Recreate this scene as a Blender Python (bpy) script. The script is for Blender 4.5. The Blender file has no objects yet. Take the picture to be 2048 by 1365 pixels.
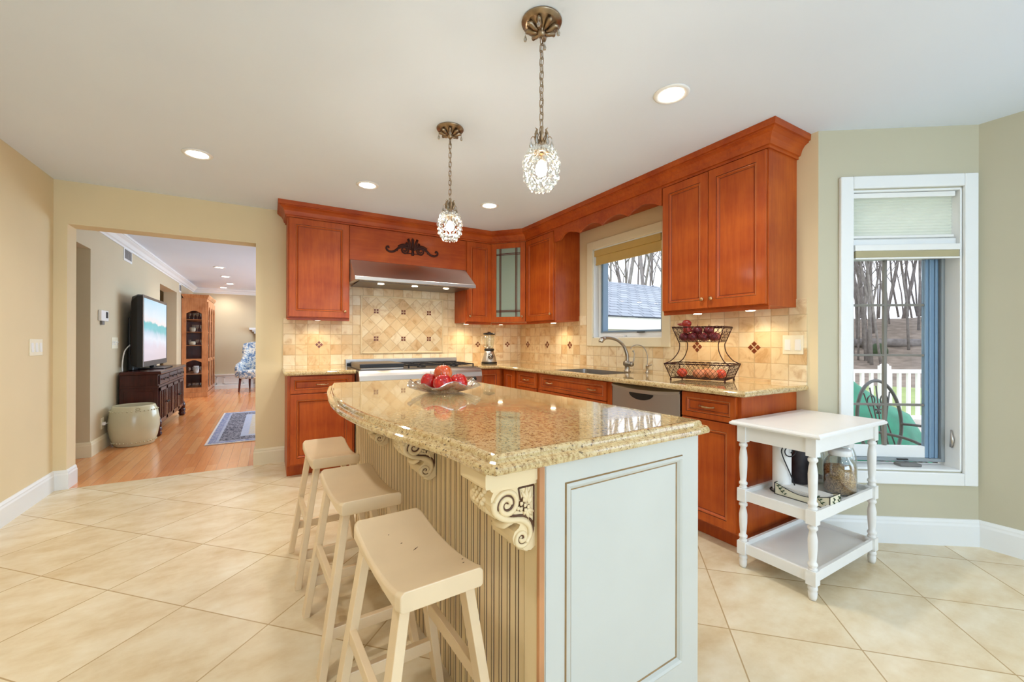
import bpy, math, random
from mathutils import Vector, Matrix
random.seed(7)
PI = math.pi
R = math.radians
SC = bpy.context.scene
COL = SC.collection

# ---------------------------------------------------------------- camera
YAW, PITCH, ROLL, FPX = R(30.3833), R(0.0795), R(0.1448), 829.836
cd = bpy.data.cameras.new('camera'); cam = bpy.data.objects.new('camera', cd); COL.objects.link(cam)
F = Vector((math.sin(YAW)*math.cos(PITCH), math.cos(YAW)*math.cos(PITCH), math.sin(PITCH)))
RT = Vector((math.cos(YAW), -math.sin(YAW), 0)); UP = RT.cross(F)
R2 = RT*math.cos(ROLL)+UP*math.sin(ROLL); U2 = -RT*math.sin(ROLL)+UP*math.cos(ROLL)
m = Matrix((R2, U2, -F)).transposed().to_4x4(); m.translation = Vector((0, 0, 1.1755))
cam.matrix_world = m
cd.sensor_width = 36; cd.lens = FPX/2048*36; cd.clip_start = 0.05; cd.clip_end = 300
SC.camera = cam

# ---------------------------------------------------------------- exposure, world, daylight
SC.view_settings.view_transform = 'Standard'; SC.view_settings.look = 'None'
SC.view_settings.gamma = 1; SC.view_settings.use_curve_mapping = False
SC.view_settings.exposure = 0.60
w = bpy.data.worlds.new('overcast_sky'); SC.world = w; w.use_nodes = True
wn = w.node_tree.nodes; wl = w.node_tree.links; bg = wn['Background']
tc = wn.new('ShaderNodeTexCoord'); nz = wn.new('ShaderNodeTexNoise'); nz.inputs['Scale'].default_value = 2.5
cr = wn.new('ShaderNodeValToRGB'); cr.color_ramp.elements[0].color = (.72, .80, .95, 1); cr.color_ramp.elements[1].color = (.95, .97, 1, 1)
wl.new(tc.outputs['Generated'], nz.inputs['Vector']); wl.new(nz.outputs['Fac'], cr.inputs['Fac']); wl.new(cr.outputs['Color'], bg.inputs['Color'])
bg.inputs['Strength'].default_value = 1.35

def area(name, loc, rot, sx, sy, power, col, spread=None):
    l = bpy.data.lights.new(name, 'AREA'); l.shape = 'RECTANGLE'; l.size = sx; l.size_y = sy; l.energy = power; l.color = col
    if spread: l.spread = spread
    o = bpy.data.objects.new(name, l); COL.objects.link(o); o.location = loc; o.rotation_euler = rot
    return o
# daylight coming in through the glazed openings behind and beside the camera
area('daylight_rear', (0.9, -3.35, 1.25), (R(112), 0, 0), 3.2, 2.0, 60, (.55, .78, 1))
area('daylight_side', (3.72, -1.2, 1.15), (R(90), 0, R(90)), 2.0, 2.0, 7, (.55, .78, 1))
# added fill lamp for the living room, outside an invented opening out of view
area('fill_living', (3.05, 9.0, 1.4), (R(90), 0, R(90)), 3.9, 1.7, 115, (.60, .80, 1))

CAN_POWER = 29; FAR_CAN = 24; WARM = (1, .975, .93)

# ---------------------------------------------------------------- materials
MATS = {}
class NT:
    def __init__(s, name):
        s.m = bpy.data.materials.new(name); s.m.use_nodes = True
        s.n = s.m.node_tree.nodes; s.l = s.m.node_tree.links; s.b = s.n['Principled BSDF']; s.out = s.n['Material Output']
    def node(s, t, **k):
        n = s.n.new('ShaderNode'+t)
        for a, v in k.items():
            if a in n.inputs: n.inputs[a].default_value = v
            else: setattr(n, a, v)
        return n
    def link(s, a, b): s.l.new(a, b)
    def tc(s, kind='Object'): return s.node('TexCoord').outputs[kind]
    def mapping(s, vec, scale=(1,1,1), rot=(0,0,0), loc=(0,0,0)):
        m = s.node('Mapping'); m.inputs['Scale'].default_value = scale; m.inputs['Rotation'].default_value = rot; m.inputs['Location'].default_value = loc
        s.link(vec, m.inputs['Vector']); return m.outputs['Vector']
    def noise(s, vec, scale, detail=4, rough=.5, out='Fac', dist=0):
        n = s.node('TexNoise'); n.inputs['Scale'].default_value = scale; n.inputs['Detail'].default_value = detail
        n.inputs['Roughness'].default_value = rough; n.inputs['Distortion'].default_value = dist
        s.link(vec, n.inputs['Vector']); return n.outputs[out]
    def ramp(s, fac, stops, interp='LINEAR'):
        r = s.node('ValToRGB'); e = r.color_ramp.elements; r.color_ramp.interpolation = interp
        while len(e) < len(stops): e.new(.5)
        for i, (p, c) in enumerate(stops): e[i].position = p; e[i].color = tuple(c)+((1,) if len(c) == 3 else ())
        s.link(fac, r.inputs['Fac']); return r.outputs['Color']
    def mix(s, fac, a, b, mode='MIX'):
        n = s.node('Mix'); n.data_type = 'RGBA'; n.blend_type = mode
        for v, i in ((fac, 0), (a, 6), (b, 7)):
            if hasattr(v, 'is_output'): s.link(v, n.inputs[i])
            else: n.inputs[i].default_value = v if i == 0 else tuple(v)+((1,) if len(v) == 3 else ())
        return n.outputs[2]
    def math(s, op, a, b=0.0, c=None):
        n = s.node('Math'); n.operation = op
        for v, i in ((a, 0), (b, 1), (c, 2)):
            if v is None: continue
            if hasattr(v, 'is_output'): s.link(v, n.inputs[i])
            else: n.inputs[i].default_value = v
        return n.outputs[0]
    def bump(s, h, strength=.1, dist=.01):
        b = s.node('Bump'); b.inputs['Strength'].default_value = strength; b.inputs['Distance'].default_value = dist
        s.link(h, b.inputs['Height']); s.link(b.outputs['Normal'], s.b.inputs['Normal'])
    def set(s, **k):
        for a, v in k.items():
            a = a.replace('_', ' ')
            i = s.b.inputs[a]
            if hasattr(v, 'is_output'): s.link(v, i)
            elif isinstance(v, (tuple, list)): i.default_value = tuple(v)+((1,) if len(v) == 3 else ())
            else: i.default_value = v
        return s
def srgb(r, g, b):
    f = lambda c: (c/255/12.92 if c/255 <= .04045 else ((c/255+.055)/1.055)**2.4)
    return (f(r), f(g), f(b))
def reg(name, nt): MATS[name] = nt.m; return nt
def plain(name, col, rough=.5, metal=0, var=.06, scale=8, bump=0, **k):
    t = NT(name); c = t.noise(t.tc(), scale, 3)
    a = tuple(x*(1-var) for x in col); b = tuple(min(1, x*(1+var)) for x in col)
    t.set(Base_Color=t.ramp(c, [(.3, a), (.7, b)]), Roughness=rough, Metallic=metal, **k)
    if bump: t.bump(t.noise(t.tc(), scale*12, 3), bump, .002)
    return reg(name, t)
def thin_glass(name, tint=(1, 1, 1), base=.06, rough=0.0, gcol=(1, 1, 1), face=.5):
    t = NT(name); t.n.remove(t.b)
    tr = t.node('BsdfTransparent'); tr.inputs['Color'].default_value = tint+(1,)
    gl = t.node('BsdfGlossy'); gl.inputs['Roughness'].default_value = rough; gl.inputs['Color'].default_value = gcol+(1,)
    lw = t.node('LayerWeight'); lw.inputs['Blend'].default_value = .25
    f = t.math('ADD', t.math('MULTIPLY', lw.outputs['Facing'], face), base)
    mx = t.node('MixShader'); t.link(f, mx.inputs[0]); t.link(tr.outputs[0], mx.inputs[1]); t.link(gl.outputs[0], mx.inputs[2])
    t.link(mx.outputs[0], t.out.inputs['Surface']); MATS[name] = t.m; return t
def emit(name, col, s):
    t = NT(name); t.set(Base_Color=col, Emission_Color=col, Emission_Strength=s); MATS[name] = t.m

plain('wall', srgb(230, 212, 172), .75, var=.02, scale=2, bump=.04)
plain('wall_daylight_tone', srgb(196, 190, 166), .75, var=.02, scale=2, bump=.04)  # same wall paint, with the cool, dimmer daylight put into its colour
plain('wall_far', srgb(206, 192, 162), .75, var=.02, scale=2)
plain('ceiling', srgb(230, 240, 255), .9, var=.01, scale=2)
plain('trim', srgb(238, 240, 240), .4, var=.01, scale=3)
plain('trim_warm', srgb(238, 228, 198), .4, var=.015, scale=3)
plain('sash_sky_tint', srgb(122, 150, 176), .35, var=.04, scale=3)  # blue is the sky's reflection painted into the sash colour
plain('sash_grey', srgb(150, 158, 162), .4, var=.04, scale=3)
plain('muntin', srgb(128, 124, 116), .4)
plain('cart_white', srgb(240, 239, 236), .35, var=.015, scale=4)
plain('island_cream', srgb(206, 206, 198), .38, var=.03, scale=3)
plain('bead_cream', srgb(236, 212, 168), .4, var=.05, scale=3)
plain('glaze', srgb(92, 58, 34), .5, var=.3, scale=20)
plain('glaze_lines', srgb(150, 120, 78), .5, var=.2, scale=20)
plain('stool_paint', srgb(236, 210, 172), .33, var=.05, scale=5, bump=.05)
plain('post_brown', srgb(196, 138, 92), .4, var=.12, scale=6)
plain('chip', srgb(90, 60, 40), .6)
plain('nickel', srgb(176, 170, 160), .28, 1)
plain('bronze', srgb(160, 140, 116), .32, 1, var=.25, scale=30)
plain('knob_nickel', srgb(196, 160, 120), .3, 1, var=.2, scale=40)
plain('iron', srgb(62, 26, 18), .5, .5, var=.25, scale=40)
plain('black', srgb(22, 20, 20), .35)
plain('black_iron', srgb(34, 32, 34), .45, .3)
plain('switch', srgb(244, 236, 210), .35, var=.01)
plain('white_plastic', srgb(240, 240, 238), .35, var=.01)
plain('grey_plastic', srgb(120, 118, 116), .4)
plain('ceramic_stool', srgb(206, 200, 168), .18, var=.05, scale=4)
plain('sofa_leg', srgb(86, 26, 14), .3)
plain('red_wax', srgb(140, 36, 24), .35, var=.1)
plain('onion_red', srgb(120, 36, 44), .35, var=.25, scale=14)
plain('potato', srgb(222, 142, 96), .55, var=.15, scale=14)
plain('tomato', srgb(214, 78, 48), .35, var=.1)
plain('paper', srgb(246, 244, 240), .85, var=.01)
plain('leaf_green', srgb(52, 76, 44), .6, var=.25)
plain('green_cover', srgb(48, 140, 112), .55, var=.25, scale=5)
plain('white_vinyl', srgb(244, 244, 240), .4, var=.01)
plain('deck', srgb(206, 200, 190), .8, var=.12, scale=8)
plain('bark', srgb(146, 140, 138), .9, var=.3, scale=3)  # paled to grey so the colour carries the haze over the woods
plain('lawn', srgb(168, 186, 120), .95, var=.15, scale=.8)
plain('leaf_litter', srgb(150, 136, 124), .95, var=.3, scale=1.5)  # greyed so the colour carries the haze on the far slope
plain('patio_metal', srgb(96, 98, 98), .4, .4)
plain('concrete', srgb(176, 176, 176), .8)
plain('rolled_shade', srgb(206, 176, 108), .8, var=.03)
plain('rolled_shade_pale', srgb(178, 168, 132), .8, var=.03)
plain('dark_cloth', srgb(56, 50, 52), .6, var=.5, scale=12)
emit('can_light', (1, .93, .80), 14)
emit('bulb', (1, .93, .82), 30)
emit('puck_lens', (1, .85, .6), 12)
thin_glass('window_glass', base=.006, face=.08)
thin_glass('jar_glass', (.95, .98, .98), .07)
thin_glass('crystal', (.93, .95, .95), .22, .02)
thin_glass('bowl_glass', (.90, .90, .90), .22, .03)
thin_glass('smoke_crystal', (.62, .60, .56), .2, .05)

# granite
t = NT('granite'); v = t.tc()
warp = t.noise(v, 6, 3, out='Color')
vv = t.mix(.02, v, warp)
big = t.noise(vv, 5, 6, .6); mid = t.noise(t.mapping(vv, (1.6, 1, 1)), 55, 4, .7); fine = t.noise(vv, 190, 2, .6)
c = t.ramp(mid, [(.30, srgb(150, 112, 62)), (.44, srgb(204, 176, 124)), (.58, srgb(222, 202, 156)), (.72, srgb(214, 184, 122))])
c = t.mix(t.ramp(big, [(.35, (0, 0, 0)), (.65, (1, 1, 1))]), c, srgb(206, 168, 104), 'MIX') if False else c
tint = t.ramp(big, [(.35, (.88, .80, .68)), (.65, (1, 1, 1))]); c = t.mix(1.0, c, tint, 'MULTIPLY')
sp = t.ramp(fine, [(.30, (.16, .10, .05)), (.36, (.55, .42, .26)), (.42, (1, 1, 1))]); c = t.mix(.9, c, sp, 'MULTIPLY')
vo = t.node('TexVoronoi'); vo.inputs['Scale'].default_value = 62; t.link(vv, vo.inputs['Vector'])
cl = t.noise(vv, 14, 3)
dots = t.ramp(t.math('ADD', vo.outputs['Distance'], t.math('MULTIPLY', cl, .5)), [(.36, (.12, .08, .05)), (.44, (1, 1, 1))]); c = t.mix(.85, c, dots, 'MULTIPLY')
t.set(Base_Color=c, Roughness=.06, Specular_IOR_Level=.9, Coat_Weight=.6, Coat_Roughness=.02); reg('granite', t)

# cherry
def wood(name, c0, c1, rough=.3, axis=2, grain=1.0, coat=.3):
    t = NT(name); v = t.tc()
    s = [14, 14, 14]; s[axis] = 1.2
    n1 = t.noise(t.mapping(v, tuple(s)), 3*grain, 5, .6, dist=.4); n2 = t.noise(v, 5, 3)
    f = t.math('ADD', t.math('MULTIPLY', n1, .45), t.math('MULTIPLY', n2, .55))
    t.set(Base_Color=t.ramp(f, [(.32, c0), (.66, c1)]), Roughness=rough, Specular_IOR_Level=.28, Coat_Weight=coat, Coat_Roughness=.15)
    t.bump(n1, .03, .002); return reg(name, t)
wood('cherry', srgb(152, 56, 12), srgb(192, 92, 28), .46, coat=.12)
wood('cherry_h', srgb(150, 54, 12), srgb(188, 88, 27), .46, 0, coat=.12)
plain('cherry_dark', srgb(98, 34, 14), .45)
plain('cherry_glaze', srgb(226, 150, 96), .4)
wood('mahogany', srgb(46, 14, 10), srgb(78, 26, 18), .25)
wood('oak', srgb(162, 96, 54), srgb(212, 146, 96), .35)
wood('light_maple', srgb(200, 130, 80), srgb(226, 170, 120), .4)

# stainless
t = NT('steel'); v = t.tc(); n = t.noise(t.mapping(v, (1, 60, 300)), 3, 3)
t.set(Base_Color=srgb(190, 184, 178), Metallic=1, Roughness=t.math('ADD', t.math('MULTIPLY', n, .12), .28), Anisotropic=.5); reg('steel', t)
t = NT('steel_hood'); t.set(Base_Color=srgb(206, 200, 192), Metallic=1, Roughness=.42, Anisotropic=.6); reg('steel_hood', t)
t = NT('steel_dark'); t.set(Base_Color=srgb(120, 112, 108), Metallic=1, Roughness=.35); reg('steel_dark', t)

# floor tile: 45 degree grid, 0.461 m pitch
t = NT('floor_tile'); v = t.tc()
vm = t.mapping(v, (1, 1, 1), (0, 0, R(-45)))
sx = t.node('SeparateXYZ'); t.link(vm, sx.inputs[0])
P = .461
def gl(o, off):
    a = t.math('SUBTRACT', o, off); b = t.math('DIVIDE', a, P); fr = t.math('FRACT', b); fl = t.math('FLOOR', b)
    d = t.math('MINIMUM', fr, t.math('SUBTRACT', 1.0, fr)); return d, fl
d1, f1 = gl(sx.outputs['X'], 1.411); d2, f2 = gl(sx.outputs['Y'], 1.409)
d = t.math('MINIMUM', d1, d2)
grout = t.math('LESS_THAN', d, .0058)
cx = t.node('CombineXYZ'); t.link(f1, cx.inputs[0]); t.link(f2, cx.inputs[1])
wnz = t.node('TexWhiteNoise'); t.link(cx.outputs[0], wnz.inputs['Vector'])
off = t.node('VectorMath'); off.operation = 'ADD'
sc = t.node('VectorMath'); sc.operation = 'SCALE'; sc.inputs['Scale'].default_value = 7; t.link(wnz.outputs['Color'], sc.inputs[0])
t.link(v, off.inputs[0]); t.link(sc.outputs[0], off.inputs[1])
n1 = t.noise(t.mapping(off.outputs[0], (1, 2.2, 1), (0, 0, R(45))), 2.8, 5, .6); n2 = t.noise(off.outputs[0], 14, 5, .6)
f = t.math('ADD', t.math('MULTIPLY', n1, .7), t.math('MULTIPLY', n2, .3))
c = t.ramp(f, [(.30, srgb(214, 188, 146)), (.50, srgb(231, 214, 180)), (.70, srgb(242, 232, 208))])
tn = t.ramp(wnz.outputs['Value'], [(0, (.95, .94, .92)), (1, (1, 1, 1))]); c = t.mix(1.0, c, tn, 'MULTIPLY')
c = t.mix(grout, c, srgb(186, 158, 116))
t.set(Base_Color=c, Roughness=.27, Specular_IOR_Level=.5)
t.bump(t.math('SUBTRACT', 1.0, grout), .25, .003); reg('floor_tile', t)

# wood floor strips along y
t = NT('wood_floor'); v = t.tc()
vm = t.mapping(v, (1, 1, 1), (0, 0, R(90)))
br = t.node('TexBrick'); t.link(vm, br.inputs['Vector']); br.offset = .37; br.offset_frequency = 2
br.inputs['Scale'].default_value = 1; br.inputs['Brick Width'].default_value = .9; br.inputs['Row Height'].default_value = .083
br.inputs['Mortar Size'].default_value = .0008; br.inputs['Bias'].default_value = 0
br.inputs['Color1'].default_value = srgb(226, 144, 82)+(1,); br.inputs['Color2'].default_value = srgb(238, 172, 112)+(1,); br.inputs['Mortar'].default_value = srgb(160, 92, 50)+(1,)
g = t.noise(t.mapping(v, (30, 2, 1)), 2, 4, .6)
c = t.mix(.6, br.outputs['Color'], t.ramp(g, [(.3, (.8, .72, .64)), (.7, (1, 1, 1))]), 'MULTIPLY')
t.set(Base_Color=c, Roughness=.22, Coat_Weight=.3, Coat_Roughness=.1); reg('wood_floor', t)

# travertine wall tile
def trav(name, ax, rot, ox, oz, pitch, pz=None):
    t = NT(name); v = t.tc(); s = t.node('SeparateXYZ'); t.link(v, s.inputs[0])
    a = s.outputs[ax]; b = s.outputs['Z']; pz = pz or pitch
    a = t.math('SUBTRACT', a, ox); b = t.math('SUBTRACT', b, oz)
    if rot:
        k = math.sqrt(.5); a, b = t.math('MULTIPLY', t.math('ADD', a, b), k), t.math('MULTIPLY', t.math('SUBTRACT', b, a), k)
    def g(o, p):
        q = t.math('DIVIDE', o, p); fr = t.math('FRACT', q); return t.math('MULTIPLY', t.math('MINIMUM', fr, t.math('SUBTRACT', 1.0, fr)), p), t.math('FLOOR', q)
    da, fa = g(a, pitch); db, fb = g(b, pz); dd = t.math('MINIMUM', da, db)
    cx = t.node('CombineXYZ'); t.link(fa, cx.inputs[0]); t.link(fb, cx.inputs[1])
    wz = t.node('TexWhiteNoise'); t.link(cx.outputs[0], wz.inputs['Vector'])
    sc = t.node('VectorMath'); sc.operation = 'SCALE'; sc.inputs['Scale'].default_value = 9; t.link(wz.outputs['Color'], sc.inputs[0])
    of = t.node('VectorMath'); of.operation = 'ADD'; t.link(v, of.inputs[0]); t.link(sc.outputs[0], of.inputs[1])
    n = t.noise(of.outputs[0], 9, 6, .62, dist=.8)
    base = t.ramp(wz.outputs['Value'], [(0, srgb(226, 196, 150)), (.45, srgb(236, 216, 176)), (1, srgb(246, 234, 206))])
    c = t.mix(.8, base, t.ramp(n, [(.34, (.72, .56, .40)), (.46, (.95, .90, .82)), (.6, (1, 1, 1))]), 'MULTIPLY')
    gm = t.ramp(dd, [(0, (1, 1, 1)), (.0018, (1, 1, 1)), (.003, (0, 0, 0))])
    c = t.mix(gm, c, srgb(202, 176, 134))
    t.set(Base_Color=c, Roughness=.42); t.bump(t.math('MINIMUM', dd, .004), .5, .5); return reg(name, t)
trav('trav_a', 'X', False, .439, 1.14, .1065, .1035)
trav('trav_b', 'Y', False, 1.587, 1.14, .107, .1035)
trav('trav_diag', 'X', True, .999, 1.204, .1043)
plain('pencil', srgb(232, 212, 170), .4, var=.06, scale=14)
plain('accent', srgb(120, 58, 30), .3, var=.3, scale=60)

# frosted glass of the corner cabinet
t = NT('frosted'); t.set(Base_Color=srgb(206, 224, 206), Roughness=.30, Transmission_Weight=.6, IOR=1.2); reg('frosted', t)
# shingles
t = NT('shingle'); v = t.tc(); br = t.node('TexBrick'); t.link(v, br.inputs['Vector'])
br.inputs['Scale'].default_value = 1; br.inputs['Brick Width'].default_value = .34; br.inputs['Row Height'].default_value = .19; br.inputs['Mortar Size'].default_value = .012
br.inputs['Color1'].default_value = srgb(158, 168, 180)+(1,); br.inputs['Color2'].default_value = srgb(184, 192, 202)+(1,); br.inputs['Mortar'].default_value = srgb(86, 94, 108)+(1,)
t.set(Base_Color=br.outputs['Color'], Roughness=.9); reg('shingle', t)
# apples
t = NT('apple'); v = t.tc(); oi = t.node('ObjectInfo')
s = t.node('SeparateXYZ'); t.link(v, s.inputs[0])
st = t.noise(t.mapping(v, (40, 40, 6)), 2, 3)
n = t.noise(v, 14, 2)
c = t.ramp(st, [(.3, srgb(150, 8, 14)), (.6, srgb(206, 26, 26)), (.8, srgb(222, 90, 50))])
t.set(Base_Color=c, Roughness=.12, Coat_Weight=.6, Coat_Roughness=.03); reg('apple', t)
t = NT('apple_orange'); v = t.tc(); n = t.noise(v, 9, 3)
c = t.ramp(n, [(.35, srgb(196, 60, 28)), (.55, srgb(214, 104, 52)), (.7, srgb(224, 184, 120))])
t.set(Base_Color=c, Roughness=.12, Coat_Weight=.6, Coat_Roughness=.03); reg('apple_orange', t)
# cereal and grain
t = NT('cereal'); v = t.tc(); vo = t.node('TexVoronoi'); vo.inputs['Scale'].default_value = 230; t.link(v, vo.inputs['Vector'])
t.set(Base_Color=t.ramp(vo.outputs['Color'], [(.2, srgb(120, 78, 40)), (.5, srgb(186, 136, 86)), (.8, srgb(222, 182, 132))]), Roughness=.8); t.bump(vo.outputs['Distance'], .8, .004); reg('cereal', t)
t = NT('oats'); v = t.tc(); vo = t.node('TexVoronoi'); vo.inputs['Scale'].default_value = 110; t.link(v, vo.inputs['Vector'])
t.set(Base_Color=t.ramp(vo.outputs['Color'], [(.2, srgb(180, 168, 152)), (.8, srgb(232, 224, 212))]), Roughness=.8); t.bump(vo.outputs['Distance'], .8, .004); reg('oats', t)
# toile fabric
t = NT('toile'); v = t.tc(); n = t.noise(v, 13, 5, .65, dist=1.2)
t.set(Base_Color=t.ramp(n, [(.40, srgb(88, 118, 158)), (.47, srgb(150, 172, 196)), (.54, srgb(232, 230, 220))]), Roughness=.85); reg('toile', t)
# rug: borders follow the distance to the edge
t = NT('rug'); v = t.tc(); s = t.node('SeparateXYZ'); t.link(v, s.inputs[0])
ax = t.math('SUBTRACT', .85, t.math('ABSOLUTE', s.outputs['X'])); ay = t.math('SUBTRACT', 1.2, t.math('ABSOLUTE', s.outputs['Y'])); dd = t.math('MINIMUM', ax, ay)
b = t.ramp(dd, [(0, srgb(226, 216, 206)), (.02, srgb(110, 120, 160)), (.09, srgb(160, 166, 190)), (.12, srgb(40, 40, 62)), (.30, srgb(44, 44, 66)), (.32, srgb(168, 176, 200)), (.40, srgb(196, 180, 150)), (.46, srgb(206, 178, 140))], 'CONSTANT')
vo = t.node('TexVoronoi'); vo.inputs['Scale'].default_value = 16; t.link(t.mapping(v, (1, 2, 1)), vo.inputs['Vector'])
m1 = t.ramp(t.noise(v, 34, 3, .6, dist=1.5), [(.47, (0, 0, 0)), (.52, (1, 1, 1))])
c = t.mix(m1, b, t.mix(.55, b, srgb(196, 190, 200)))
t.set(Base_Color=c, Roughness=.95); reg('rug', t)
# television picture: beach
t = NT('tv_picture'); v = t.tc(); s = t.node('SeparateXYZ'); t.link(v, s.inputs[0])
z = s.outputs['Z']; y = s.outputs['Y']; n = t.noise(v, 6, 5, .6)
z = t.math('ADD', t.math('MULTIPLY', z, 1.25), .5); e = t.math('ADD', z, t.math('MULTIPLY', t.math('SUBTRACT', n, .5), .16)); e = t.math('ADD', e, t.math('MULTIPLY', y, .06))
c = t.ramp(e, [(.0, srgb(200, 186, 194)), (.22, srgb(204, 194, 206)), (.34, srgb(206, 214, 228)), (.44, srgb(170, 196, 214)), (.50, srgb(96, 178, 190)), (.60, srgb(64, 172, 186)), (.625, srgb(214, 208, 214)), (.72, srgb(196, 212, 226)), (.95, srgb(160, 200, 224))])
t.set(Base_Color=(0, 0, 0), Emission_Color=c, Emission_Strength=.75, Roughness=.15); reg('tv_picture', t)
t = NT('cell_shade'); v = t.tc()
t.set(Base_Color=srgb(236, 240, 230), Roughness=.8, Transmission_Weight=0, Subsurface_Weight=0)
tl = t.node('BsdfTranslucent'); tl.inputs['Color'].default_value = srgb(246, 248, 242)+(1,); mx = t.node('MixShader'); mx.inputs[0].default_value = .7
t.link(t.b.outputs[0], mx.inputs[1]); t.link(tl.outputs[0], mx.inputs[2]); t.link(mx.outputs[0], t.out.inputs['Surface']); reg('cell_shade', t)
# napkin tray painted with olive sprigs is plain cream
plain('tray_cream', srgb(232, 226, 200), .4)
plain('coffee', srgb(90, 62, 50), .6, var=.5, scale=20)

# ---------------------------------------------------------------- mesh builder
class MB:
    def __init__(s): s.v = []; s.f = []; s.mi = []; s.sm = []; s.cur = 0
    def mat(s, i): s.cur = i; return s
    def add(s, vs, fs, smooth=False, M=None, mi=None):
        b = len(s.v)
        s.v += [tuple((M @ Vector(p)) if M is not None else p) for p in vs]
        for f in fs:
            s.f.append(tuple(b+i for i in f)); s.mi.append(s.cur if mi is None else mi); s.sm.append(smooth)
        return s
    def box(s, x0, x1, y0, y1, z0, z1, M=None, mi=None):
        x0, x1 = min(x0, x1), max(x0, x1); y0, y1 = min(y0, y1), max(y0, y1); z0, z1 = min(z0, z1), max(z0, z1)
        vs = [(x0,y0,z0),(x1,y0,z0),(x1,y1,z0),(x0,y1,z0),(x0,y0,z1),(x1,y0,z1),(x1,y1,z1),(x0,y1,z1)]
        return s.add(vs, [(0,3,2,1),(4,5,6,7),(0,1,5,4),(1,2,6,5),(2,3,7,6),(3,0,4,7)], M=M, mi=mi)
    def hexa(s, bot, top, mi=None):
        return s.add(list(bot)+list(top), [(3,2,1,0),(4,5,6,7),(0,1,5,4),(1,2,6,5),(2,3,7,6),(3,0,4,7)], mi=mi)
    def rings(s, rs, cap=True, closed=True, smooth=False, mi=None, M=None):
        n = len(rs[0]); vs = [p for r in rs for p in r]; fs = []
        for i in range(len(rs)-1):
            for j in range(n if closed else n-1):
                k = (j+1) % n; fs.append((i*n+j, i*n+k, (i+1)*n+k, (i+1)*n+j))
        if cap: fs.append(tuple(range(n-1, -1, -1))); fs.append(tuple((len(rs)-1)*n+j for j in range(n)))
        return s.add(vs, fs, smooth, M, mi)
    def lathe(s, prof, n=24, c=(0,0,0), smooth=True, mi=None, M=None, flute=None):
        rs = []
        for r, z in prof:
            r = max(r, 1e-4)
            rs.append([(c[0]+r*(1+(flute(2*PI*k/n, z) if flute else 0))*math.cos(2*PI*k/n), c[1]+r*(1+(flute(2*PI*k/n, z) if flute else 0))*math.sin(2*PI*k/n), c[2]+z) for k in range(n)])
        return s.rings(rs, True, True, smooth, mi, M)
    def tube(s, path, r, n=8, mi=None, closed=False, M=None, smooth=True):
        P = [Vector(p) for p in path]; N = len(P); rs = []
        if not hasattr(r, '__len__'): r = [r]*N
        up = Vector((0, 0, 1)); prev = None
        for i in range(N):
            if closed: d = P[(i+1) % N]-P[i-1]
            else: d = P[min(i+1, N-1)]-P[max(i-1, 0)]
            if d.length < 1e-9: d = Vector((0, 0, 1))
            d.normalize()
            if prev is None:
                a = d.cross(up)
                if a.length < .05: a = d.cross(Vector((1, 0, 0)))
            else: a = prev - d*prev.dot(d)
            if a.length < 1e-6: a = d.orthogonal()
            a.normalize(); prev = a; b = d.cross(a)
            rs.append([tuple(P[i]+(a*math.cos(2*PI*k/n)+b*math.sin(2*PI*k/n))*r[i]) for k in range(n)])
        if closed: rs.append(rs[0])
        return s.rings(rs, not closed, True, smooth, mi, M)
    def prism(s, poly, h0, h1, ax='z', mi=None, M=None, smooth=False):
        def p3(a, b, h): return {'z': (a, b, h), 'y': (a, h, b), 'x': (h, a, b)}[ax]
        A = sum(poly[i][0]*poly[(i+1) % len(poly)][1]-poly[(i+1) % len(poly)][0]*poly[i][1] for i in range(len(poly)))
        if (A < 0) != (ax == 'y'): poly = poly[::-1]
        return s.rings([[p3(a, b, min(h0, h1)) for a, b in poly], [p3(a, b, max(h0, h1)) for a, b in poly]], smooth=smooth, mi=mi, M=M)
    def ball(s, c, r, n=12, mi=None, M=None, sq=(1,1,1), smooth=True):
        rs = []
        m = max(4, n//2)
        for i in range(m+1):
            t = PI*i/m - PI/2; q = max(math.cos(t), 1e-3)
            rs.append([(c[0]+r*sq[0]*q*math.cos(2*PI*k/n), c[1]+r*sq[1]*q*math.sin(2*PI*k/n), c[2]+r*sq[2]*math.sin(t)) for k in range(n)])
        return s.rings(rs, True, True, smooth, mi, M)
    def sweep(s, prof, path, mi=None, closed=False, side=1):
        """prof: (out, z); path: xy points; the moulding sits on the right-hand side of travel."""
        P = [Vector(p) for p in path]; N = len(P); rs = []
        for i in range(N):
            def nrm(a, b): d = (b-a).normalized(); return Vector((d.y, -d.x))*side
            if closed: n0, n1 = nrm(P[i-1], P[i]), nrm(P[i], P[(i+1) % N])
            else:
                n0 = nrm(P[i-1], P[i]) if i else nrm(P[0], P[1]); n1 = nrm(P[i], P[i+1]) if i < N-1 else nrm(P[-2], P[-1])
            q = (n0+n1)/max(.25, 1+n0.dot(n1))
            rs.append([(P[i].x+q.x*o, P[i].y+q.y*o, z) for o, z in prof])
        if closed: rs.append(rs[0])
        return s.rings(rs, not closed, True, False, mi)
    def slab(s, outline, prof, mi=None, smooth=False):
        """outline CCW xy; prof: (inset, z) from the underside to the top."""
        P = [Vector(p) for p in outline]; N = len(P); rs = []
        for ins, z in prof:
            ring = []
            for i in range(N):
                d0 = (P[i]-P[i-1]).normalized(); d1 = (P[(i+1) % N]-P[i]).normalized()
                n0 = Vector((-d0.y, d0.x)); n1 = Vector((-d1.y, d1.x)); q = (n0+n1)/max(.4, 1+n0.dot(n1))
                ring.append((P[i].x+q.x*ins, P[i].y+q.y*ins, z))
            rs.append(ring)
        return s.rings(rs, True, True, smooth, mi)
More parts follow.
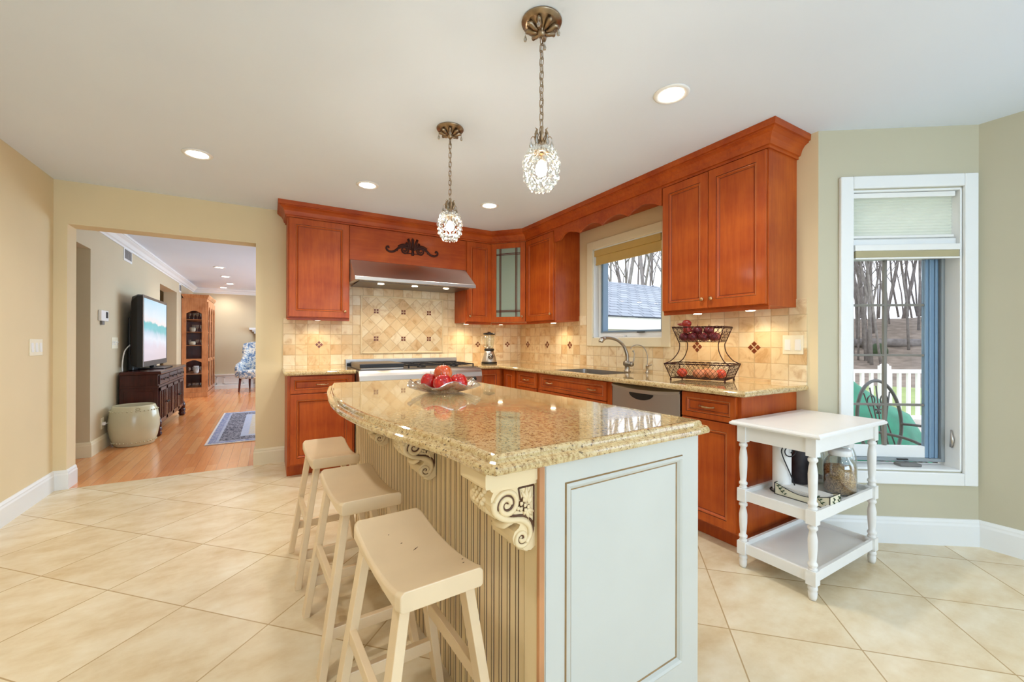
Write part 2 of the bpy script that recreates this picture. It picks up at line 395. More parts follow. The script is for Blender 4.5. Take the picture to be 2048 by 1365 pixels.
    def build(s, name, mats, parent=None, bevel=0, seg=2, autosmooth=True):
        me = bpy.data.meshes.new(name); me.from_pydata(s.v, [], s.f); me.validate(verbose=False)
        for mname in (mats if isinstance(mats, (list, tuple)) else [mats]): me.materials.append(MATS[mname])
        if len(me.polygons) == len(s.mi):
            me.polygons.foreach_set('material_index', s.mi); me.polygons.foreach_set('use_smooth', s.sm)
        me.update()
        import bmesh
        bm = bmesh.new(); bm.from_mesh(me); bmesh.ops.recalc_face_normals(bm, faces=bm.faces); bm.to_mesh(me); bm.free()
        o = bpy.data.objects.new(name, me); COL.objects.link(o)
        if parent: o.parent = parent
        if bevel:
            b = o.modifiers.new('bevel', 'BEVEL'); b.width = bevel; b.segments = seg; b.limit_method = 'ANGLE'; b.angle_limit = R(40)
            b.harden_normals = False
        return o

def thing(name, label, cat, loc=(0,0,0), rz=0, group=None):
    o = bpy.data.objects.new(name, None); COL.objects.link(o); o.empty_display_size = .05
    o.location = loc; o.rotation_euler = (0, 0, rz); o['label'] = label; o['category'] = cat
    if group: o['group'] = group
    return o
def tag(o, label, cat, group=None, kind=None):
    o['label'] = label; o['category'] = cat
    if group: o['group'] = group
    if kind: o['kind'] = kind
    return o
def struct(o): o['kind'] = 'structure'; return o
def copy_tree(o, parent=None):
    c = o.copy(); COL.objects.link(c)
    if parent: c.parent = parent
    for ch in list(o.children): copy_tree(ch, c)
    return c
def copy_thing(o, label, loc=None, rz=None):
    c = copy_tree(o); c['label'] = label
    if loc: c.location = loc
    if rz is not None: c.rotation_euler = (0, 0, rz)
    return c
def spiral(c, r0, r1, a0, a1, n=24):
    return [(c[0]+(r0+(r1-r0)*i/n)*math.cos(a0+(a1-a0)*i/n), c[1]+(r0+(r1-r0)*i/n)*math.sin(a0+(a1-a0)*i/n)) for i in range(n+1)]
def bez(p0, p1, p2, p3, n=10):
    o = []
    for i in range(n+1):
        t = i/n; a = (1-t)**3; b = 3*t*(1-t)**2; c = 3*t*t*(1-t); d = t**3
        o.append(tuple(a*x+b*y+c*z+d*w_ for x, y, z, w_ in zip(p0, p1, p2, p3)))
    return o
def smooth_path(pts, n=6):
    out = []
    P = [Vector(p) for p in pts]
    for i in range(len(P)-1):
        a = P[max(i-1, 0)]; b = P[i]; c = P[i+1]; d = P[min(i+2, len(P)-1)]
        for k in range(n):
            t = k/n
            out.append(.5*((2*b)+(c-a)*t+(2*a-5*b+4*c-d)*t*t+(3*b-a-3*c+d)*t**3))
    out.append(P[-1]); return [tuple(p) for p in out]

# ================================================================ THE ROOM
H = 2.44
XF, XB, YA, TH = -1.4556, 2.8335, 4.6135, .18
D0 = Vector((2.8335, 1.2143)); D1 = Vector((3.5432, .7055)); DD = (D1-D0).normalized(); DN = Vector((-DD.y, DD.x)); DL = (D1-D0).length
YR = -3.2
def dpt(s, o): p = D0+DD*s+DN*o; return (p.x, p.y)

b = MB(); b.prism([(XF, YR), (XF, YA), (XB, YA), (XB, D0.y), (D1.x, D1.y), (D1.x, YR)], -.05, 0)
struct(b.build('floor', 'floor_tile'))
b = MB(); b.box(XF-.1, XB, YA, 12.35, -.05, 0)
b.box(-3.0, XF-.1, YA, 12.35, -.05, 0)
struct(b.build('floor_living_room', 'wood_floor'))
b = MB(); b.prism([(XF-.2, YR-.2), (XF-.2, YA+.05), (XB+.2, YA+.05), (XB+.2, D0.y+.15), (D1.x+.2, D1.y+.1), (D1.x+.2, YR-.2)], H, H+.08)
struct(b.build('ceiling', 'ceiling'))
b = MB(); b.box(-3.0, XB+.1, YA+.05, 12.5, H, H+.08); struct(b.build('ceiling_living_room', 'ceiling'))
# left wall
b = MB(); b.box(XF-.12, XF, YR-.1, YA, 0, H); struct(b.build('wall_left', 'wall'))
# range wall with the wide opening
XO0, XO1, ZO = -1.378, -.107, 2.10
b = MB(); b.box(XF-.12, XO0, YA, YA+TH, 0, H); b.box(XO1, XB+.12, YA, YA+TH, 0, H); b.box(XO0, XO1, YA, YA+TH, ZO, H)
struct(b.build('wall_back', 'wall'))
# sink wall with its window
WY0, WY1, WZ0, WZ1 = 2.345, 3.205, 1.21, 2.105
b = MB(); T2 = .14
b.box(XB, XB+T2, D0.y+.05, WY0, 0, H); b.box(XB, XB+T2, WY1, YA, 0, H); b.box(XB, XB+T2, WY0, WY1, 0, WZ0); b.box(XB, XB+T2, WY0, WY1, WZ1, H)
b.prism([(XB, D0.y), (XB, D0.y+.05), (XB+.09, D0.y+.05)], 0, H)
struct(b.build('wall_right', 'wall'))
# angled bay wall with its window
S0, S1, Z0, Z1 = .185, .783, .425, 2.078
b = MB()
def dbox(b, s0, s1, o0, o1, z0, z1, mi=None):
    q = [dpt(s0, o0), dpt(s1, o0), dpt(s1, o1), dpt(s0, o1)]
    b.hexa([(x, y, z0) for x, y in q], [(x, y, z1) for x, y in q], mi=mi)
dbox(b, 0, S0, 0, .14, 0, H); dbox(b, S1, DL, 0, .14, 0, H); dbox(b, S0, S1, 0, .14, 0, Z0); dbox(b, S0, S1, 0, .14, Z1, H)
struct(b.build('wall_bay', 'wall_daylight_tone'))
# right wall past the bay, with a glazed door opening behind the camera; rear wall with a glazed opening
b = MB(); xe = D1.x
b.box(xe, xe+.12, -.2, D1.y+.02, 0, H); b.box(xe, xe+.12, YR, -2.2, 0, H); b.box(xe, xe+.12, -2.2, -.2, 2.15, H)
struct(b.build('wall_front_right', 'wall_daylight_tone'))
b = MB(); b.box(XF, -.7, YR-.12, YR, 0, H); b.box(2.5, xe+.12, YR-.12, YR, 0, H); b.box(-.7, 2.5, YR-.12, YR, 2.2, H); b.box(-.7, 2.5, YR-.12, YR, 0, .25)
struct(b.build('wall_rear', 'wall'))
# living room walls
XG = -1.552
b = MB()
b.box(XG-.2, XG, YA+TH, 4.86, 0, H)
b.box(XG-.2, XG, 5.76, 8.85, 0, H); b.box(XG-.2, XG, 10.3, 12.35, 0, H)
b.box(XG-.2, XG, 4.86, 5.76, 2.10, H); b.box(XG-.2, XG, 8.85, 10.3, 2.12, H)
struct(b.build('wall_living_left', 'wall_far'))
b = MB(); b.box(-3.0, XB+.12, 12.35, 12.5, 0, H); struct(b.build('wall_living_back', 'wall_far'))
b = MB(); b.box(XB, XB+.12, YA+TH, 7.0, 0, H); b.box(XB, XB+.12, 11.0, 12.35, 0, H); b.box(XB, XB+.12, 7.0, 11.0, 0, .5); b.box(XB, XB+.12, 7.0, 11.0, 2.25, H); struct(b.build('wall_living_right', 'wall_far'))  # opening in this unseen wall is added to let the fill lamp in
b = MB()
for y in (7.0, 8.32, 9.64, 10.95): b.box(XB+.02, XB+.08, y, y+.05, .5, 2.25)
b.box(XB+.02, XB+.08, 7.0, 11.0, .5, .56); b.box(XB+.02, XB+.08, 7.0, 11.0, 2.19, 2.25)
struct(b.build('window_added', 'trim'))  # bars of the added opening, never in view
b = MB(); b.box(-3.1, -3.0, YA+TH, 12.35, 0, H); b.box(-3.0, XG-.2, YA+TH, 4.84, 0, H); struct(b.build('wall_hall', 'wall'))

# baseboards: profile out, z
BB = [(0, 0), (.016, 0), (.016, .115), (.012, .128), (.012, .136), (.006, .150), (0, .152)]
def bb(name, path, mat='trim', prof=BB, hole=None):
    b = MB(); b.sweep(prof, path); return struct(b.build(name, mat))
bb('baseboard_left', [(XF, YR), (XF, YA), (XO0, YA), (XO0, YA+TH-.01)], 'trim')
bb('baseboard_back', [(XO1, YA+TH-.01), (XO1, YA), (.135, YA)], 'trim_warm')
bb('baseboard_right', [(XB, 1.31), (D0.x, D0.y), (D1.x, D1.y), (D1.x, -.2)])
bb('baseboard_living_left', [(XG-.19, 5.76), (XG, 5.76), (XG, 8.85), (XG-.19, 8.85)][::1] if False else [(XG, 5.76+.0), (XG, 8.85)], 'trim_warm', side if False else BB) if False else None
b = MB(); b.sweep(BB, [(XG-.19, 5.76), (XG, 5.76), (XG, 8.85)], side=1); struct(b.build('baseboard_living_left', 'trim_warm'))
b = MB(); b.sweep(BB, [(XG, 10.3), (XG, 12.35)]); struct(b.build('baseboard_living_far', 'trim_warm'))
# living room: wainscot and crown
b = MB(); b.box(XG, XB, 12.325, 12.35, 0, .33); b.box(XG, XB, 12.30, 12.33, 0, .09); b.box(XG, XB, 12.295, 12.35, .33, .36)
for k in range(6):
    x = -1.5+k*.55; b.box(x, x+.02, 12.312, 12.33, .12, .29); b.box(x+.4, x+.42, 12.312, 12.33, .12, .29); b.box(x, x+.42, 12.312, 12.33, .12, .14); b.box(x, x+.42, 12.312, 12.33, .27, .29)
struct(b.build('trim_1', 'trim'))
CR = [(0, -.115), (.012, -.115), (.014, -.095), (.03, -.085), (.05, -.05), (.075, -.03), (.08, -.022), (.09, -.022), (.095, 0), (0, 0)]
CRZ = [(o, H+z-.0005) for o, z in CR]
b = MB(); b.sweep(CRZ, [(XG, YA+TH), (XG, 12.35), (XB, 12.35), (XB, YA+TH)])
struct(b.build('trim_2', 'trim'))
# rear glazing bars (behind the camera) so the openings are real windows
b = MB()
for x in (-.7, .35, 1.42, 2.45): b.box(x, x+.05, YR-.08, YR-.02, .25, 2.2)
b.box(-.7, 2.5, YR-.08, YR-.02, 2.15, 2.2); b.box(-.7, 2.5, YR-.08, YR-.02, .25, .31)
struct(b.build('window_3', 'trim'))
b = MB()
for y in (-2.2, -1.225, -.25): b.box(xe+.02, xe+.08, y, y+.05, 0, 2.15)
b.box(xe+.02, xe+.08, -2.2, -.2, 2.09, 2.15); b.box(xe+.02, xe+.08, -2.2, -.2, 0, .1)
struct(b.build('door_1', 'trim'))

# ---------------------------------------------------------------- window over the sink (window_1)
def wframe(name, s0, s1, z0, z1, w, o0, o1, mat, P, parent, bevel=.004):
    """rectangular ring of four members; P(s, o) -> xy; s along the wall, o outwards"""
    b = MB()
    def bx(a0, a1, c0, c1):
        q = [P(a0, o0), P(a1, o0), P(a1, o1), P(a0, o1)]
        b.hexa([(x, y, c0) for x, y in q], [(x, y, c1) for x, y in q])
    bx(s0, s0+w, z0, z1); bx(s1-w, s1, z0, z1); bx(s0+w, s1-w, z0, z0+w); bx(s0+w, s1-w, z1-w, z1)
    return b.build(name, mat, parent, bevel)
PB = lambda s, o: (XB+o, -s)          # s runs toward the camera (= -y)
PD = lambda s, o: dpt(s, o)
win = wframe('window_1', -3.283, -2.263, 1.133, 2.184, .08, -.022, 0, 'trim_warm', PB, None, .005); struct(win)
b = MB(); b.box(XB-.004, XB+.13, WY0, WY0+.012, WZ0, WZ1); b.box(XB-.004, XB+.13, WY1-.012, WY1, WZ0, WZ1); b.box(XB-.004, XB+.13, WY0, WY1, WZ0, WZ0+.012); b.box(XB-.004, XB+.13, WY0, WY1, WZ1-.012, WZ1)
b.build('jamb', 'trim', win)
b = MB(); wframe('sash', -WY1+.012, -WY0-.012, WZ0+.012, WZ1-.012, .045, .055, .10, 'trim', PB, win)
wframe('sash_edge', -WY1+.057, -WY0-.057, WZ0+.057, WZ1-.057, .018, .06, .13, 'sash_sky_tint', PB, win)
wframe('gasket', -WY1+.053, -WY0-.053, WZ0+.053, WZ1-.053, .008, .048, .06, 'sash_grey', PB, win, 0)
b = MB(); b.box(XB+.088, XB+.092, WY0+.06, WY1-.06, WZ0+.06, WZ1-.06); b.build('pane', 'window_glass', win)
b = MB(); b.box(XB+.01, XB+.055, 2.80, 2.91, WZ0+.012, WZ0+.03); b.build('crank', 'white_plastic', win, .006)
b = MB(); b.box(XB+.03, XB+.05, 2.58, 2.66, WZ0+.05, WZ0+.058); b.build('latch', 'black', win)
b = MB(); b.box(XB-.008, XB+.03, WY0+.02, WY1-.02, 2.03, 2.09); b.box(XB+.012, XB+.016, WY0+.025, WY1-.025, 1.955, 2.04); b.box(XB+.006, XB+.022, WY0+.025, WY1-.025, 1.945, 1.957)
tag(b.build('roman_blind', 'rolled_shade'), 'tan fabric window shade rolled up at the top of the window over the sink', 'window shade')

# ---------------------------------------------------------------- tall window in the bay wall (window_2)
win = wframe('window_2', .113, .855, .348, 2.155, .072, -.022, 0, 'trim', PD, None, .006); struct(win)
b = MB(); dbox(b, S0, S0+.012, -.004, .135, Z0, Z1); dbox(b, S1-.012, S1, -.004, .135, Z0, Z1); dbox(b, S0, S1, -.004, .135, Z0, Z0+.012); dbox(b, S0, S1, -.004, .135, Z1-.012, Z1)
dbox(b, S0, S1, .02, .135, 1.70, 1.79)
b.build('jamb', 'trim', win, .003)
wframe('sash', S0+.012, S1-.012, Z0+.03, 1.70, .020, .085, .13, 'sash_grey', PD, win)
b = MB(); dbox(b, .672, .745, .10, .128, Z0+.05, 1.69); dbox(b, .690, .700, .092, .10, Z0+.05, 1.69); dbox(b, .722, .732, .092, .10, Z0+.05, 1.69); b.build('sash_stile', 'sash_sky_tint', win, .003)
b = MB(); dbox(b, S0+.03, .672, .10, .128, Z0+.05, .545); dbox(b, S0+.03, S0+.05, .10, .128, .545, 1.69); b.build('sash_rail', 'trim', win, .003)
wframe('upper_sash', S0+.012, S1-.012, 1.79, Z1-.012, .03, .085, .13, 'trim', PD, win)
b = MB(); dbox(b, S0+.05, .672, .112, .116, .545, 1.69); b.build('pane', 'window_glass', win)
b = MB(); dbox(b, S0+.04, S1-.04, .116, .12, 1.81, 2.05); b.build('pane', 'window_glass', win)
b = MB(); sm_ = .452
dbox(b, sm_-.009, sm_+.009, .104, .124, .545, 1.69)
for z in (.795, 1.098, 1.405): dbox(b, S0+.05, .672, .105, .123, z-.007, z+.007)
b.build('muntin', 'muntin', win, .003)
b = MB(); dbox(b, .48, .60, .03, .085, Z0+.012, Z0+.03); b.build('crank', 'grey_plastic', win, .006)
b = MB(); dbox(b, .50, .56, .078, .086, Z0+.04, Z0+.048); b.build('latch', 'black', win)
b = MB(); q = dpt(S1-.012, .05); b.tube([(q[0]-.012, q[1]-.004, .56), (q[0]-.02, q[1]-.01, .60), (q[0]-.012, q[1]-.004, .66)], [.008, .01, .004], 8); b.build('lock_lever', 'steel', win)
t_ = thing('pleated_shade', 'pale green pleated shade covering the upper pane of the tall bay window', 'window shade', (0, 0, 0))
b = MB(); N = 26; zt, zb = 2.035, 1.81; prof = []
for i in range(N+1): prof.append((.024+(.007 if i % 2 else 0), zt-(zt-zb)*i/N))
pts = prof + [(o+.002, z) for o, z in prof[::-1]]
vs = []; 
for s in (S0+.02, S1-.03):
    for o, z in pts: q = dpt(s, o); vs.append((q[0], q[1], z))
n = len(pts); fs = [(i, (i+1) % n, n+(i+1) % n, n+i) for i in range(n)]
b.add(vs, fs); b.build('fabric', 'cell_shade', t_)
b = MB(); dbox(b, S0+.014, S1-.022, .012, .045, 2.035, 2.064); b.build('head_rail', 'white_plastic', t_, .003)
b = MB(); dbox(b, S0+.016, S1-.026, .016, .04, 1.797, 1.812); b.build('bottom_rail', 'white_plastic', t_, .003)
t_ = thing('rolled_shade', 'pale tan shade folded up under the middle rail of the tall bay window', 'window shade', (0, 0, 0))
b = MB(); dbox(b, S0+.014, S1-.014, -.012, .02, 1.716, 1.752); b.build('head_rail', 'white_plastic', t_, .003)
b = MB(); dbox(b, S0+.018, S1-.018, -.010, .016, 1.676, 1.716); b.build('fabric', 'rolled_shade_pale', t_, .004)
b = MB(); dbox(b, S0+.018, S1-.018, -.010, .016, 1.668, 1.676); b.build('bottom_rail', 'white_plastic', t_)

# ---------------------------------------------------------------- recessed ceiling lights
def spot(name, loc, power, col, size=R(150), rad=.05, parent=None):
    l = bpy.data.lights.new(name, 'SPOT'); l.energy = power; l.color = col; l.spot_size = size; l.spot_blend = .9; l.shadow_soft_size = rad
    o = bpy.data.objects.new(name, l); COL.objects.link(o); o.location = loc
    if parent: o.parent = parent
    return o
cans = [(-.419, 3.496, 'recessed ceiling light at the far left of the kitchen, toward the opening'), (.685, 3.484, 'recessed ceiling light in front of the range hood'),
        (1.764, 3.427, 'recessed ceiling light before the corner glass cabinet'), (1.766, 1.413, 'recessed ceiling light nearest the tall wall cabinet, the largest in view')]
proto = thing('recessed_light', cans[0][2], 'ceiling light', (cans[0][0], cans[0][1], H), 0, 'recessed lights in the kitchen ceiling')
b = MB(); b.lathe([(.062, -.001), (.062, -.006), (.078, -.008), (.086, -.004), (.088, -.001)], 32); b.build('trim_ring', 'white_plastic', proto)
b = MB(); b.lathe([(.061, -.0045), (.061, -.002)], 32); b.build('lens', 'can_light', proto)
spot('bulb_light', (0, 0, -.02), CAN_POWER, WARM, parent=proto)
for x, y, lab in cans[1:]: copy_thing(proto, lab, (x, y, H))
p3 = None
for x, y in [(-.42, 1.2), (.9, -.6), (-.42, -1.6), (2.4, -1.4)]:
    c = copy_thing(proto, 'recessed ceiling light behind the camera', (x, y, H))
    for ch in c.children:
        if ch.type == 'LIGHT':
            if p3 is None: p3 = ch.data.copy(); p3.energy = 4
            ch.data = p3 if y < 1 else ch.data
far = [(-.735, 8.69, 'nearest recessed light in the living room ceiling'), (-.736, 9.88, 'second recessed light along the living room ceiling'), (-.743, 11.08, 'third recessed light along the living room ceiling'), (-.93, 11.95, 'farthest recessed light, close to the living room back wall')]
p2 = None
for x, y, lab in far:
    c = copy_thing(proto, lab, (x, y, H)); c['group'] = 'recessed lights in the living room ceiling'
    for ch in c.children:
        if ch.type == 'LIGHT':
            if p2 is None: p2 = ch.data.copy(); p2.energy = FAR_CAN; p2.color = (1, .96, .90)
            ch.data = p2
for x, y in [(-.2, 6.4), (1.3, 7.4), (1.3, 10.4)]:
    c = copy_thing(proto, 'recessed light elsewhere in the living room', (x, y, H)); c['group'] = 'recessed lights in the living room ceiling'
    for ch in c.children:
        if ch.type == 'LIGHT': ch.data = p2

# ================================================================ CABINETS
def nest(b, w, h, levels, x0=0, z0=0, y0=0, M=None):
    """nested rectangular rings (inset, y, material of the band leading to it)"""
    def ring(i, y): return [(x0+i, y0+y, z0+i), (x0+w-i, y0+y, z0+i), (x0+w-i, y0+y, z0+h-i), (x0+i, y0+y, z0+h-i)]
    rs = [ring(l[0], l[1]) for l in levels]
    for k in range(len(rs)-1):
        b.add(rs[k]+rs[k+1], [(j, (j+1) % 4, 4+(j+1) % 4, 4+j) for j in range(4)], mi=levels[k+1][2], M=M)
    b.add(rs[-1], [(0, 1, 2, 3)], mi=levels[-1][2] if len(levels[-1]) < 4 else levels[-1][3], M=M)
    b.add(rs[0], [(3, 2, 1, 0)], mi=0, M=M)
def front(w, h, st):
    return [(0, 0, 0), (0, -.019, 0), (.0025, -.021, 0), (st, -.021, 0), (st+.002, -.017, 1), (st+.0045, -.0205, 2), (st+.009, -.019, 0), (st+.017, -.010, 0), (st+.020, -.009, 1), (st+.022, -.0105, 0)]
def door(name, w, h, parent, x, z, st=.052, mats=('cherry', 'cherry_dark', 'cherry_glaze')):
    b = MB(); nest(b, w, h, front(w, h, st)); o = b.build(name, mats, parent, 0); o.location = (x, 0, z); return o
def knob(parent, x, z):
    b = MB(); M = Matrix.Translation((x, -.021, z)) @ Matrix.Rotation(R(90), 4, 'X')
    b.lathe([(.005, 0), (.005, .010), (.008, .012), (.0135, .017), (.014, .021), (.010, .026), (.003, .028)], 16, M=M)
    o = b.build('knob', 'knob_nickel', parent); return o
def pull(parent, x, z, w=.095):
    b = MB(); p = [(x-w/2, -.021, z), (x-w/2+.004, -.034, z), (x-w/4, -.043, z+.002), (x, -.046, z), (x+w/4, -.043, z-.002), (x+w/2-.004, -.034, z), (x+w/2, -.021, z)]
    pp = smooth_path(p, 4); n = len(pp)
    b.tube(pp, [.0035+.0030*math.exp(-((i-n/2)/(n*.14))**2) for i in range(n)], 8)
    for a in (-.012, 0, .012): b.ball((x+a, -.046, z), .007, 8)
    b.ball((x-w/2+.003, -.024, z), .007, 8); b.ball((x+w/2-.003, -.024, z), .007, 8)
    return b.build('handle', 'knob_nickel', parent)

def base_cab(label, loc, rz, w, depth, parts, left_side=True, toe=True):
    t = thing('base_cabinet', label, 'cabinet', loc, rz)
    b = MB(); b.box(0, w, 0, depth, .1, .879); b.box(0.0, w, .07, depth, 0, .1)
    b.build('body', 'cherry', t, .0015)
    for p in parts:
        k, x, z, pw, ph = p[:5]; hw = p[5] if len(p) > 5 else None
        d = door('drawer' if k == 'drawer' else 'door', pw, ph, t, x, z, .03 if k == 'drawer' else .05)
        if hw:
            for h_ in hw:
                if h_[0] == 'pull': pull(d, h_[1], h_[2])
                else: knob(d, h_[1], h_[2])
    return t
FY = 4.024      # box front of the bases on the back wall
base_cab('cherry base cabinet left of the range, beside the wide opening', (.137, FY, 0), 0, .546, YA-FY-.002,
         [('drawer', .022, .722, .502, .147, [('pull', .251, .073)]), ('door', .022, .115, .502, .600)])
base_cab('narrow cherry base cabinet right of the range', (1.922, FY, 0), 0, .325, YA-FY-.002,
         [('door', .012, .115, .27, .755)])
FX = 2.245
base_cab('cherry corner base cabinet with one slim panel, on the sink wall', (FX, FY-.001, 0), -PI/2, .322, XB-FX-.002,
         [('door', .05, .115, .23, .755)])
base_cab('cherry base cabinet with a small drawer, left of the sink cabinet', (FX, 3.70, 0), -PI/2, .398, XB-FX-.002,
         [('drawer', .010, .722, .360, .147, [('pull', .18, .073)]), ('door', .010, .115, .360, .600)])
# the sink base: two doors under a wide false front, hollow below the bowl
t = thing('base_cabinet', 'wide cherry sink cabinet with two pulls on one long front', 'cabinet', (FX, 3.30, 0), -PI/2)
b = MB(); W_ = .972; D_ = XB-FX-.002
b.box(0, .018, 0, D_, .1, .879); b.box(W_-.018, W_, 0, D_, .1, .879); b.box(.018, W_-.018, D_-.01, D_, .1, .879); b.box(.018, W_-.018, 0, D_-.01, .1, .118); b.box(.018, W_-.018, 0, .018, .118, .879); b.box(0, W_, .07, D_, 0, .1)
b.build('body', 'cherry', t)
d = door('drawer', .90, .147, t, .025, .722, .03); pull(d, .16, .073); pull(d, .74, .073)
for x in (.025, .478): d = door('door', .447, .600, t, x, .115, .05); knob(d, .415 if x < .1 else .032, .54)
base_cab('cherry end base cabinet right of the dishwasher, behind the white cart', (FX, 1.708, 0), -PI/2, .378, XB-FX-.002,
         [('drawer', .010, .722, .345, .147, [('pull', .172, .073)]), ('door', .010, .115, .345, .600, [('knob', .03, .54)])])

# dishwasher
t = thing('dishwasher', 'stainless steel dishwasher with a scooped pocket handle', 'dishwasher', (FX, 2.322, 0), -PI/2)
b = MB(); b.box(.004, .608, .01, XB-FX-.01, .1, .872); b.box(.004, .608, .08, XB-FX-.01, 0, .1); b.build('body', 'black', t)
b = MB(); nx = 24; x0, x1 = .008, .604
def bow(x, amt): u = (x-.306)/.298; return amt*(1-u*u)
rs = []
for k in range(nx+1):
    x = x0+(x1-x0)*k/nx; yb = -.012-bow(x, .022)
    rs.append([(x, 0, .11), (x, yb, .11), (x, yb, .862-bow(x, .018)), (x, 0, .868)])
b.rings(rs); b.build('door', 'steel', t, .003)
b = MB(); rs = []
for k in range(nx+1):
    x = x0+(x1-x0)*k/nx; yb = -.014-bow(x, .028)
    rs.append([(x, 0, .845-bow(x, .02)), (x, yb-.004, .847-bow(x, .022)), (x, yb-.006, .862-bow(x, .016)), (x, 0, .871)])
b.rings(rs); b.build('control_strip', 'steel', t, .002)
b = MB(); M = Matrix.Translation((.306, -.030, .820)) @ Matrix.Rotation(R(90), 4, 'X')
b.prism([(.105*math.cos(a), -.045*math.sin(a) if math.sin(a) > 0 else 0) for a in [PI*i/20 for i in range(21)]], .000, .008, 'z', M=M)
b.build('pocket_handle', 'black', t)

# countertops: square slab with an eased front edge
def edge(b, path, zt=.915, th=.036):
    r = th/2; pr = [(0, zt)]+[(r*math.sin(a)+.000, zt-r+r*math.cos(a)) for a in [R(x) for x in range(15, 180, 15)]]+[(0, zt-th)]
    b.sweep(pr, path)
CT = .880
b = MB(); b.box(.128, .686, 3.985, YA-.001, CT, .915); edge(b, [(.128, YA-.001), (.128, 3.985), (.686, 3.985)])
tag(b.build('countertop', 'granite'), 'short granite countertop left of the range', 'countertop')
b = MB(); SX0, SX1, SY0, SY1 = 2.27, 2.665, 2.47, 3.12; CX = 2.183
b.box(1.915, XB-.001, 3.985, YA-.001, CT, .915); b.box(CX, XB-.001, SY1, 3.985, CT, .915); b.box(CX, XB-.001, 1.283, SY0, CT, .915)
b.box(CX, SX0, SY0, SY1, CT, .915); b.box(SX1, XB-.001, SY0, SY1, CT, .915)
edge(b, [(1.915, 3.985), (CX, 3.985), (CX, 1.283), (XB-.001, 1.283)])
tag(b.build('countertop', 'granite'), 'long L-shaped granite countertop around the corner, holding the sink', 'countertop')
# sink bowl
t = thing('kitchen_sink', 'undermount stainless sink set in the granite below the window', 'sink', ((SX0+SX1)/2, (SY0+SY1)/2, .70))
b = MB(); hw, hd = (SX1-SX0)/2, (SY1-SY0)/2
def rr(w_, d_, r, z, n=5):
    o = []
    for cx_, cy_, a0 in ((w_-r, d_-r, 0), (-w_+r, d_-r, 90), (-w_+r, -d_+r, 180), (w_-r, -d_+r, 270)):
        for k in range(n+1): a = R(a0+90*k/n); o.append((cx_+r*math.cos(a), cy_+r*math.sin(a), z))
    return o
b.rings([rr(hw-.002, hd-.002, .05, .2135), rr(hw-.004, hd-.004, .05, .02), rr(hw-.03, hd-.03, .05, .003), rr(.02, .02, .01, .0)], cap=False)
b.rings([rr(hw+.001, hd+.001, .05, .2135), rr(hw+.001, hd+.001, .05, .018), rr(hw-.028, hd-.028, .05, -.003)], cap=False)
b.build('bowl', 'steel', t)
b = MB(); b.lathe([(.04, .002), (.04, .006), (.028, .006), (.02, .003)], 20); b.build('drain', 'steel_dark', t)

# backsplash
t = thing('tile_backsplash', 'travertine tile backsplash with a framed diamond panel above the range', 'backsplash', (0, 0, 0))
b = MB(); b.box(.117, XB-.010, YA-.009, YA-.0005, .915, 1.40); b.box(.679, 1.912, YA-.009, YA-.0005, 1.40, 1.785)
b.build('field_tile', 'trav_a', t)
b = MB(); b.box(.852, 1.75, YA-.012, YA-.009, 1.058, 1.650); b.build('diamond_panel', 'trav_diag', t)
b = MB(); 
for q in ((.836, .854, 1.043, 1.665), (1.748, 1.766, 1.043, 1.665), (.854, 1.748, 1.043, 1.061), (.854, 1.748, 1.647, 1.665)): b.box(q[0], q[1], YA-.019, YA-.009, q[2], q[3])
b.build('pencil_frame', 'pencil', t, .004)
def acc(parent, c, axis, diag, s=.011, g=.0145, yoff=.012):
    b = MB()
    for dx in (-1, 1):
        for dz in (-1, 1):
            M = Matrix.Rotation(R(45) if diag else 0, 4, 'Y') @ Matrix.Translation((dx*g, 0, dz*g))
            b.box(-s, s, -.003, 0, -s, s, M=M)
    o = b.build('accent_tile', 'accent', parent, .001)
    o.location = c
    if axis == 'x': o.rotation_euler = (0, 0, -PI/2)
    return o
for x in (.999, 1.294, 1.589):
    for z in (1.204, 1.499): acc(t, (x, YA-.012, z), 'y', False, .010, .0135)
for x in (.439, 2.213, 2.631): acc(t, (x, YA-.009, 1.14), 'y', True)
t = thing('tile_backsplash', 'travertine tile backsplash on the sink wall, under and beside the window', 'backsplash', (0, 0, 0))
b = MB(); b.box(XB-.009, XB-.0005, 1.272, WY0-.082, .915, 1.445); b.box(XB-.009, XB-.0005, WY0-.082, 3.283, .915, 1.133); b.box(XB-.009, XB-.0005, 3.283, YA-.010, .915, 1.445)
b.build('field_tile', 'trav_b', t)
for y in (4.42, 3.996, 3.574, 2.019, 1.587): acc(t, (XB-.009, y, 1.14), 'x', True, .013, .017)

# wall cabinets
def wall_cab(label, loc, rz, w, depth, doors, zt=.93, skin=None):
    t = thing('wall_cabinet', label, 'cabinet', loc, rz)
    b = MB(); b.box(0, w, 0, depth, 0, zt); b.build('body', 'cherry', t, .0015)
    b = MB(); b.box(.0, w, .004, .02, -.022, 0); b.build('light_rail', 'cherry_h', t, .002)
    for x, pw, kx in doors:
        d = door('door', pw, .903, t, x, .008, .055)
        if kx is not None: knob(d, kx, .06)
    return t
UZ = 1.392; UY = 4.294; UX = 2.515
wall_cab('cherry wall cabinet with one wide door, left of the range hood', (.145, UY, UZ), 0, .533, YA-UY-.001, [(.012, .512, .475)])
t = wall_cab('narrow cherry wall cabinet right of the range hood', (1.908, UY, UZ), 0, .327, YA-UY-.001, [(.008, .312, .035)])
wall_cab('cherry wall cabinet left of the sink window', (UX, 3.966, UZ), -PI/2, .546, XB-UX-.001, [(.012, .522, .488)])
wall_cab('tall two-door cherry wall cabinet right of the sink window', (UX, 2.078, UZ), -PI/2, .747, XB-UX-.001, [(.006, .364, .333), (.374, .367, .030)])
